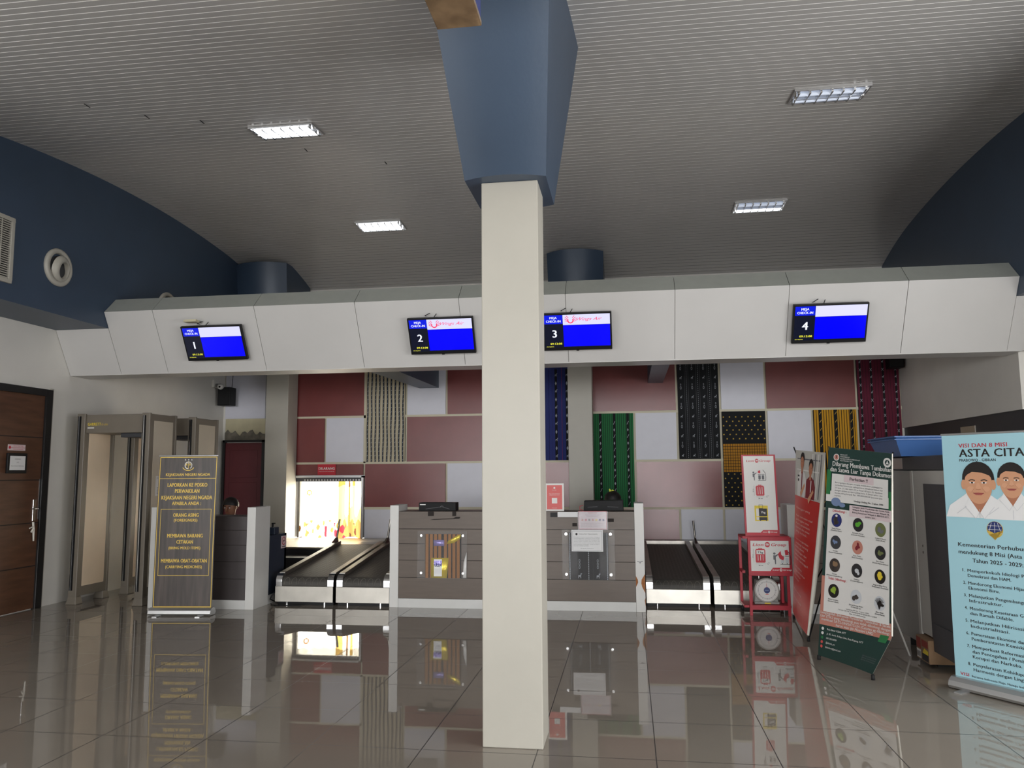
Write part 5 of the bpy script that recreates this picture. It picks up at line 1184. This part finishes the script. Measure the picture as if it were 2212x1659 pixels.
a.text('Tidak Dilindungi :', 0.06, 0.60, 0.018, 'sign_red', 5, 'l', bold=True, width=0.17)
a.text('Lampiran PP No. 7 tahun 1999,', 0.33, 0.392, 0.009, 'print_dark', 5, width=0.2); a.text('Permen LHK No. P.106/MENLHK/SETJEN/KUM.1/12/2018', 0.33, 0.377, 0.009, 'print_dark', 5, width=0.33); a.text('dan perubahannya', 0.33, 0.362, 0.009, 'print_dark', 5, width=0.14)
for k, (s_, ww) in enumerate((('Lengkapilah dokumen Peredaran Tumbuhan & Satwa', 0.60), ('Liar (TSL) yang dilindungi atau tidak dilindungi dengan', 0.60), ('membuat SATS-DN/SATS-LN (Catatan yg dilindungi', 0.58), ('harus atas ijin Menteri LHK)', 0.32))): a.text(s_, 0.31, 0.327-0.026*k, 0.019, 'sign_white', 5, bold=True, width=ww)
for k, (s_, ww, m_) in enumerate((('Balai Besar KSDA NTT', 0.17, 'sign_white'), ('Jl. SK. Lerik, Kelapa Lima, Kota Kupang, NTT', 0.34, 'sign_white'), ('081138104999', 0.10, 'green_print'), ('@bbksda_ntt', 0.09, 'poster_red'), ('bbksdantt@gmail.com', 0.16, 'poster_red'))):
    a.disc(0.035, 0.212-0.034*k, 0.012, 0.012, m_, 3, 12); a.text(s_, 0.075, 0.207-0.034*k, 0.013, 'sign_white', 3, 'l', bold=True, width=ww)
for k in range(3): a.text('@bbksda_ntt bkpsda kupang', 0.59, 0.095-0.014*k, 0.007, 'print_grey', 3, 'r', width=0.14)
strip(a, 0.53, 0.215, 0.60, 0.265, 'green_print', 5)
a.mb.build('printed_sheet', gb)
# pale turned edge along the right side
mb = MB(); pts = [fg(W_, v, 0.0) for v in (0.27, 0.6, 1.0, 1.4, 1.65)]; mb.tube(pts, [0.006, 0.008, 0.009, 0.007, 0.004], 'banner_back', 8); e_ = mb.build('turned_edge', gb); e_['label'] = 'pale turned edge of the banner sheet'
xstand(gb, (1.90, 6.72, 0.78), [(1.462, 6.735, 0.01), (1.70, 6.15, 0.01)], [(1.64, 6.825, 1.69), (1.968, 6.285, 1.625)], (2.20, 6.91, 0.01))

# red service banner seen edge-on
rbn = thing('x_banner', (1.52, 7.7, 0), 'red x-stand banner seen obliquely with two uniformed staff pictured', 'banner')
W_, H_ = 0.56, 1.5
fr_ = ruled((1.515, 7.98, 0.16), (1.523, 7.435, 0.05), (1.612, 7.98, 1.69), (1.752, 7.435, 1.65), W_, H_)
a = Art(fr_, 0.0009, 0.03); a.grid(0, 0, W_, H_, 18, 48, 'banner_red', 0); a.grid(0, 0, W_, H_, 8, 20, 'banner_back', -3)
strip(a, 0, 1.08, W_, H_, 'photo_bg', 1.5)
for k in range(4): a.rect(0.36+0.05*k, 1.1, 0.375+0.05*k, 1.48, 'print_grey' if k % 2 else 'sign_white', 3)
a.rect(0.05, 1.32, 0.5, 1.33, 'sign_white', 3); a.rect(0.05, 1.42, 0.5, 1.43, 'print_grey', 3)
def staff(cx, top, s_, m, hat, l):
    a.poly([(cx-0.10, 1.085), (cx+0.10, 1.085), (cx+0.10, top-0.20*s_), (cx+0.07, top-0.15*s_), (cx+0.02, top-0.125*s_), (cx-0.02, top-0.125*s_), (cx-0.07, top-0.15*s_), (cx-0.10, top-0.20*s_)], m, l)
    a.rect(cx-0.018, top-0.15*s_, cx+0.018, top-0.09*s_, 'skin_print_dark', l+1); a.disc(cx, top-0.03*s_, 0.038*s_, 0.048*s_, 'hair_print', l+1, 16); a.disc(cx, top-0.065*s_, 0.032*s_, 0.05*s_, 'skin_print_dark', l+2, 16)
    for k in (-1, 1): a.disc(cx+k*0.012, top-0.055*s_, 0.004, 0.003, 'hair_print', l+3, 8)
    a.line([(cx-0.01, top-0.092*s_), (cx+0.01, top-0.092*s_)], 0.004, 'lips_print', l+3)
    a.poly([(cx-0.02, top-0.30*s_), (cx+0.07, top-0.22*s_), (cx+0.085, top-0.24*s_), (cx+0.0, top-0.34*s_)], 'skin_print', l+3)
staff(0.17, 1.465, 1.15, 'sign_white', False, 4); a.rect(0.165, 1.10, 0.185, 1.31, 'uniform_red', 6); a.rect(0.075, 1.26, 0.115, 1.275, 'print_dark', 6); a.disc(0.095, 1.23, 0.014, 0.014, 'print_dark', 6, 10)
staff(0.35, 1.415, 1.1, 'uniform_red', True, 4)
mat('banner_text', (236, 190, 180), 0.5)
tx = ['Pelanggan yang', '', 'Kami memohon maaf', 'pelanggan atas', 'Kami senantiasa', 'nyaman dan aman', 'yang terbaik.', '', 'Kami menghimbau', 'Lindungi barang', 'Anda selama', 'kepulangan dan', 'keberangkatan', 'tidak tertinggal', '', 'Kami mohon', 'yang terhormat', 'melakukan', 'sebelum', '', '', 'Kami senang', '', 'Terima kasih']
for k, s_ in enumerate(tx):
    if s_: a.text(s_, 0.06, 0.965-0.035*k, 0.018, 'banner_text', 3, 'l', width=0.0235*len(s_))
a.frame(0.12, 0.02, 0.42, 0.1, 0.004, 'salmon_print', 3); a.mb.build('printed_sheet', rbn)
mb = MB(); path = [fr_(W_, H_*k/8, 0.0) for k in range(9)]; rad = [0.010, 0.016, 0.020, 0.023, 0.024, 0.022, 0.018, 0.010, 0.002]
path = [p+Vector((r_*0.8, -r_*0.5, 0)) for p, r_ in zip(path, rad)]; mb.tube(path, rad, 'banner_back', 14)
e_ = mb.build('curled_edge', rbn); e_['label'] = 'off-white rolled back edge of the red banner'
xstand(rbn, (1.86, 7.78, 0.75), [(1.622, 8.5, 0.01), (1.53, 7.42, 0.01)], [(1.60, 8.02, 1.72), (1.76, 7.45, 1.66)], (2.16, 7.9, 0.01))

# ================================================================== RED STAND WITH SIGNS, AND THE SCALE ON ITS SHELF
cx0, cx1, cy0, cy1 = 1.215, 1.625, 8.64, 8.98
st = thing('sign_stand', (1.42, 8.8, 0), 'red metal baggage size stand with tall sign above a boxed sign', 'stand')
b = 0.014
def post(x, y, z0, z1, nm='post'): MB().box(x-b, x+b, y-b, y+b, z0, z1, 'red_frame').build(nm, st, bevel=0.002)
for x in (cx0+b, cx1-b): post(x, cy0+b, 0.0 if x < 1.3 else 0.0, 0.79)
for x in (cx0-0.035, cx1-0.03): post(x, cy1-b, 0.09, 0.80)
for x in (cx0+0.04, cx1-0.05): post(x, cy0+0.16, 0.11, 0.42)
MB().box(cx0-0.05, cx1+0.01, cy0+0.03, cy1, 0.075, 0.10, 'red_frame').build('shelf', st, bevel=0.002)
MB().box(cx0, cx1, cy0-0.001, cy0+0.03, 0.06, 0.105, 'red_frame').build('shelf_edge', st)
for x in (cx0-0.035, cx1-0.035):
    MB().lathe([(0.0, -0.012), (0.033, -0.012), (0.035, 0), (0.033, 0.012), (0, 0.012)], (x, cy1-0.03, 0.035), (1, 0, 0), 'rubber', 18).box(x-0.018, x+0.018, cy1-0.05, cy1-0.01, 0.055, 0.078, 'steel_dark').build('caster', st)
MB().box(cx0-0.05, cx1+0.015, cy0+0.0, cy1, 0.785, 0.81, 'red_frame').build('top_frame', st, bevel=0.002)
MB().box(cx0-0.05, cx0-0.02, cy0+0.1, cy1, 0.42, 0.445, 'red_frame').build('rail', st); MB().box(cx1-0.02, cx1+0.01, cy0+0.1, cy1, 0.42, 0.445, 'red_frame').build('rail', st)
def lion_logo(a, cx, cy, h, dark='sign_red', l=1, w=None):
    """word, round maned head in profile, word"""
    a.text('Lion', cx-h*1.35, cy, h, dark, l, 'r', bold=True, shear=0.25, width=h*3.6); a.text('Group', cx+h*1.25, cy, h, dark, l, 'l', bold=True, shear=0.25, width=h*5.0)
    a.disc(cx, cy+h*0.5, h*0.85, h*0.95, dark, l, 16); o_ = 'sign_white' if dark != 'sign_white' else 'sign_red'
    a.poly([(cx-h*0.1, cy+h*0.95), (cx+h*0.55, cy+h*0.75), (cx+h*0.5, cy+h*0.35), (cx+h*0.15, cy+h*0.1), (cx-h*0.05, cy+h*0.4)], o_, l+1); a.disc(cx+h*0.25, cy+h*0.65, h*0.09, h*0.09, dark, l+2, 8)
    for k in range(3): a.line([(cx-h*(0.35+0.15*k), cy+h*(1.1-0.25*k)), (cx-h*(0.15+0.1*k), cy+h*(0.2))], h*0.09, o_, l+1)
def suitcase(a, cx, cy, w_, h_, m='sign_red', l=1, t=None):
    a.poly([(cx-w_/2, cy+0.008), (cx-w_/2+0.008, cy), (cx+w_/2-0.008, cy), (cx+w_/2, cy+0.008), (cx+w_/2, cy+h_-0.012), (cx+w_/2-0.01, cy+h_), (cx-w_/2+0.01, cy+h_), (cx-w_/2, cy+h_-0.012)], m, l)
    a.frame(cx-w_*0.2, cy+h_, cx+w_*0.2, cy+h_+0.010, 0.004, m, l)
    for k in (-1, 0, 1): a.rect(cx+k*w_*0.25-0.002, cy+h_*0.15, cx+k*w_*0.25+0.003, cy+h_*(0.55 if t else 0.85), 'sign_white', l+1)
    if t: a.rect(cx-w_*0.4, cy+h_*0.62, cx+w_*0.4, cy+h_*0.92, 'sign_white', l+1); a.text(t, cx, cy+h_*0.68, h_*0.15, 'print_dark', l+2, bold=True)
def dims(a, cx, cy, w_, h_, l=1, s='20 cm'):
    a.line([(cx-w_/2-0.018, cy), (cx-w_/2-0.018, cy+h_)], 0.0015, 'print_dark', l); a.text('40 cm', cx-w_/2-0.022, cy+h_*0.35, 0.010, 'print_dark', l, 'l', rot=90, width=0.035)
    a.line([(cx-w_/2, cy-0.012), (cx+w_/2, cy-0.012)], 0.0015, 'print_dark', l); a.text(s, cx, cy-0.034, 0.012, 'print_dark', l, bold=True)
    a.line([(cx+w_/2+0.01, cy-0.015), (cx+w_/2+0.03, cy+0.006)], 0.0015, 'print_dark', l); a.text('20 cm', cx+w_/2+0.022, cy-0.022, 0.009, 'print_dark', l, 'l', rot=45, width=0.03)
def airport_pictogram(a, x, y, s, fill, l=1):
    a.disc(x, y+s*0.95, s*0.11, s*0.10, 'print_grey', l, 12); a.poly([(x-s*0.1, y+s*0.8), (x+s*0.1, y+s*0.8), (x+s*0.35, y+s*0.95), (x+s*0.38, y+s*0.88), (x+s*0.12, y+s*0.65), (x+s*0.12, y), (x+s*0.04, y), (x, y+s*0.4), (x-s*0.1, y+s*0.42)], 'print_grey', l)
    a.line([(x+s*1.1, y+s*1.25), (x+s*1.35, y+s*0.9), (x+s*1.42, y+s*0.4), (x+s*1.38, y)], s*0.05, 'print_dark', l); a.line([(x+s*0.5, y+0.0), (x+s*1.38, y)], s*0.04, 'print_dark', l)
    for k in (0, 1):
        a.rect(x+s*(0.55+0.4*k), y+s*0.12, x+s*(0.82+0.4*k), y+s*0.6, 'print_grey' if not fill else 'shirt_shade_print', l+1); a.line([(x+s*(0.52+0.4*k), y+s*0.72), (x+s*(0.86+0.4*k), y+s*0.72)], s*0.05, 'print_dark', l+1); a.rect(x+s*(0.65+0.4*k), y, x+s*(0.7+0.4*k), y+s*0.12, 'print_dark', l+1)
    if fill: a.poly([(x+s*0.3, y+s*0.9), (x+s*0.55, y+s*1.2), (x+s*0.6, y+s*0.85), (x+s*0.85, y+s*0.6), (x+s*0.75, y+s*0.35), (x+s*0.45, y+s*0.5)], 'sign_red', l+2); a.poly([(x+s*0.9, y+s*1.25), (x+s*1.15, y+s*1.3), (x+s*1.25, y+s*0.85), (x+s*0.95, y+s*0.8)], 'sign_red', l+2)
    else: a.poly([(x+s*0.5, y+s*0.9), (x+s*0.55, y+s*1.15), (x+s*0.8, y+s*1.2), (x+s*0.8, y+s*0.85)], 'sign_red', l+2)
# tall upper sign, leaning very slightly
zb0, zt0 = 0.812, 1.66; xb0, xt0 = 1.205, 1.19; Wt = 0.335
ft = lambda u, v, k: Vector((xb0+(xt0-xb0)*v/(zt0-zb0)+u, 8.645-k, zb0+v))
MB().hexa([(xb0-.006, 8.647, zb0), (xb0+Wt+.006, 8.647, zb0), (xb0+Wt+.006, 8.675, zb0), (xb0-.006, 8.675, zb0), (xt0-.006, 8.647, zt0), (xt0+Wt+.006, 8.647, zt0), (xt0+Wt+.006, 8.675, zt0), (xt0-.006, 8.675, zt0)], 'red_frame').build('sign_frame', st)
a = Art(ft); HH = zt0-zb0; a.rect(0.012, 0.012, Wt-0.012, HH-0.014, 'sign_white', 0)
a.rect(0.012, 0.012, Wt-0.012, 0.036, 'sign_red', 1); a.poly([(0.15, 0.036), (Wt-0.012, 0.036), (Wt-0.012, 0.062), (0.175, 0.062)], 'sign_red', 1); lion_logo(a, 0.235, 0.036, 0.013, 'sign_white', 2)
lion_logo(a, Wt*0.45, HH-0.075, 0.022, 'sign_red', 1); airport_pictogram(a, 0.11, HH-0.27, 0.088, False)
suitcase(a, Wt*0.5, HH-0.43, 0.085, 0.105); dims(a, Wt*0.5, HH-0.43, 0.085, 0.105)
a.rect(0.10, 0.155, 0.235, 0.315, 'print_yellow', 1); a.frame(0.145, 0.285, 0.185, 0.325, 0.003, 'print_dark', 2); a.rect(0.115, 0.168, 0.15, 0.285, 'sign_white', 2); a.rect(0.143, 0.165, 0.225, 0.285, 'hair_print', 3); a.rect(0.115, 0.195, 0.225, 0.205, 'print_yellow', 4)
a.text('7kg', 0.185, 0.235, 0.022, 'sign_white', 5, bold=True)
for u in (0.155, 0.215): a.disc(u, 0.162, 0.006, 0.006, 'print_dark', 4, 8)
a.mb.build('size_sign', st)
# lower boxed sign
MB().box(cx0, cx1+0.03, cy0-0.004, cy0+0.03, 0.405, 0.80, 'red_frame').build('box_frame', st, bevel=0.003)
a = Art(face_y(cx0, cy0-0.005, 0.405)); Wb = cx1+0.03-cx0; a.rect(0.028, 0.035, Wb-0.028, 0.36, 'sign_white', 0)
a.rect(0.028, 0.035, Wb-0.028, 0.05, 'sign_red', 1); a.poly([(0.22, 0.05), (Wb-0.028, 0.05), (Wb-0.028, 0.085), (0.245, 0.085)], 'sign_red', 1); lion_logo(a, 0.325, 0.055, 0.017, 'sign_white', 2)
lion_logo(a, Wb*0.45, 0.305, 0.030, 'sign_red', 1); suitcase(a, 0.125, 0.135, 0.10, 0.14, t='7 kg'); dims(a, 0.125, 0.135, 0.10, 0.14, s='30 cm'); airport_pictogram(a, 0.265, 0.12, 0.115, True)
a.mb.build('weight_sign', st)
# dial scale
sc = thing('dial_scale', (1.405, 8.85, 0.1), 'grey dial weighing scale with white round face inside the red stand', 'scale')
MB().hexa([(1.28, 8.77, 0.102), (1.53, 8.77, 0.102), (1.53, 8.95, 0.102), (1.28, 8.95, 0.102), (1.31, 8.79, 0.34), (1.50, 8.79, 0.34), (1.50, 8.93, 0.34), (1.31, 8.93, 0.34)], 'machine_grey').build('body', sc, bevel=0.01)
MB().box(1.28, 1.53, 8.74, 8.78, 0.102, 0.125, 'machine_grey').build('foot_plate', sc, bevel=0.003)
MB().cyl((1.35, 8.86, 0.34), (1.35, 8.86, 0.385), 0.007, 'chrome', 10).build('stem', sc); MB().cyl((1.47, 8.86, 0.34), (1.47, 8.86, 0.385), 0.007, 'chrome', 10).build('stem', sc)
MB().box(1.29, 1.53, 8.78, 8.95, 0.385, 0.393, 'steel').build('weighing_plate', sc, bevel=0.002)
dh = MB().lathe([(0.0, 0.0), (0.122, 0.0), (0.128, 0.02), (0.122, 0.035), (0.115, 0.033), (0.112, 0.028), (0.0, 0.028)], (1.41, 8.785, 0.242), (0, -1, 0), 'machine_light', 40).build('dial_housing', sc)
a = Art(face_y(1.41, 8.756, 0.242)); a.disc(0, 0, 0.112, 0.112, 'sign_white', 0, 40); a.ring(0, 0, 0.085, 0.087, 'print_grey', 1, 40); a.disc(0, 0, 0.032, 0.032, 'emblem_blue', 1, 24); a.rect(-0.02, -0.004, 0.02, 0.004, 'tray_pale', 2); a.poly([(-0.003, 0.03), (0.003, 0.03), (-0.004, 0.08)], 'sign_red', 2)
for k in range(48):
    an = R(k*7.5); r0 = 0.09 if k % 4 else 0.082; a.line([(r0*math.cos(an), r0*math.sin(an)), (0.1*math.cos(an), 0.1*math.sin(an))], 0.0012 if k % 4 else 0.0025, 'print_dark', 1)
a.rect(-0.015, -0.045, 0.015, -0.037, 'poster_red', 1); a.mb.build('dial', dh); MB().box(1.38, 1.44, 8.738, 8.74, 0.105, 0.118, 'print_yellow').build('yellow_label', sc)

# ================================================================== X-RAY SCANNER, TRAYS, CARTON
xm = thing('xray_scanner', (2.7, 6.9, 0), 'large grey baggage scanner cabinet behind the light blue banner', 'scanner')
X0 = 2.27
MB().box(X0+0.012, 3.15, 6.05, 7.56, 0.22, 1.49, 'machine_grey').build('body', xm, bevel=0.006)
MB().box(X0, X0+0.014, 6.86, 7.56, 0.12, 1.485, 'machine_grey').build('side_cover', xm, bevel=0.003)
MB().box(X0-0.006, X0+0.012, 6.80, 6.855, 0.12, 1.485, 'machine_light').build('corner_trim', xm, bevel=0.003)
MB().box(X0-0.002, X0+0.012, 6.05, 6.79, 0.22, 1.485, 'machine_light').build('side_cover', xm, bevel=0.003)
MB().box(X0-0.008, X0-0.002, 6.05, 6.57, 0.22, 1.385, 'dark_grey').build('dark_panel', xm, bevel=0.002)
MB().box(X0-0.02, 3.1, 6.05, 6.52, 0.13, 0.34, 'dark_grey').build('lower_skirt', xm, bevel=0.004)
MB().box(X0-0.004, 3.16, 6.02, 7.58, 1.49, 1.60, 'dark_grey').build('top_hood', xm, bevel=0.006)
MB().box(X0-0.0055, X0-0.004, 7.02, 7.42, 1.50, 1.59, 'tape_clear').build('tape', xm)
for z in (0.85, 0.90): MB().cyl((X0-0.004, 6.67, z), (X0+0.0, 6.67, z), 0.01, 'steel_dark', 10).build('bolt', xm)
for y in (6.25, 7.40):
    for x in (2.40, 3.0): MB().cyl((x, y, 0.0), (x, y, 0.13), 0.03, 'rubber', 14).build('foot', xm)
def tray(x0, x1, y0, y1, z, h, label, m='tray_blue'):
    t = thing('tray', ((x0+x1)/2, (y0+y1)/2, z), label, 'tray', 'blue trays on the scanner')
    i = 0.05; th = 0.004; mb = MB(); fl = [(x0, y0), (x1, y0), (x1, y1), (x0, y1)]; bt = [(x0+i, y0+i), (x1-i, y0+i), (x1-i, y1-i), (x0+i, y1-i)]
    bo = [(p[0], p[1], z) for p in bt]; to = [(p[0], p[1], z+h) for p in fl]; bi = [(p[0]+(th if p[0] < (x0+x1)/2 else -th), p[1]+(th if p[1] < (y0+y1)/2 else -th), z+th) for p in bt]; ti = [(p[0]+(th if p[0] < (x0+x1)/2 else -th), p[1]+(th if p[1] < (y0+y1)/2 else -th), z+h) for p in fl]
    vs = bo+to+bi+ti; fs = [(3, 2, 1, 0), (8, 9, 10, 11)]
    for k in range(4): n_ = (k+1) % 4; fs += [(k, n_, 4+n_, 4+k), (8+n_, 8+k, 12+k, 12+n_), (4+k, 4+n_, 12+n_, 12+k)]
    mb.add(vs, fs, m); mb.build('shell', t)
    MB().box(x0-0.012, x1+0.012, y0-0.012, y0, z+h-0.012, z+h, m).box(x0-0.012, x1+0.012, y1, y1+0.012, z+h-0.012, z+h, m).box(x0-0.012, x0, y0, y1, z+h-0.012, z+h, m).box(x1, x1+0.012, y0, y1, z+h-0.012, z+h, m).build('rim', t, bevel=0.002)
tray(2.13, 2.62, 6.72, 7.42, 1.602, 0.14, 'blue plastic tray on top of scanner, lower one of the stack')
tray(2.13, 2.62, 6.72, 7.42, 1.624, 0.14, 'blue plastic tray on top of scanner, upper one of the stack')
ct = thing('carton', (2.42, 6.6, 0), 'printed cardboard carton on the floor under the scanner edge', 'box')
MB().box(2.215, 2.60, 6.53, 6.792, 0.03, 0.205, 'carton').build('box_body', ct, bevel=0.004)
a = Art(flat((2.2148, 6.792, 0.03), (0, -1, 0), (0, 0, 1), (-1, 0, 0))); a.rect(0.01, 0.01, 0.10, 0.075, 'sign_white', 1); a.rect(0.01, 0.085, 0.10, 0.165, 'carton_red', 1)
for k in range(9): a.rect(0.016+k*0.009, 0.02, 0.020+k*0.009, 0.06, 'print_dark', 2)
a.rect(0.12, 0.01, 0.25, 0.06, 'print_dark', 1); a.poly([(0.13, 0.06), (0.17, 0.10), (0.25, 0.09), (0.25, 0.06)], 'print_yellow', 1); a.rect(0.12, 0.11, 0.25, 0.16, 'carton_red', 1)
a.mb.build('print', ct)
MB().box(2.30, 2.5, 6.6, 6.75, 0, 0.03, 'rubber').build('support_pad', ct)
tag(MB().box(XR+0.018, XR+0.03, 9.9, 10.3, 1.72, 2.0, 'tape_clear').build('tape_patch'), 'clear tape patch on dark grey wall above the scanner', 'tape')
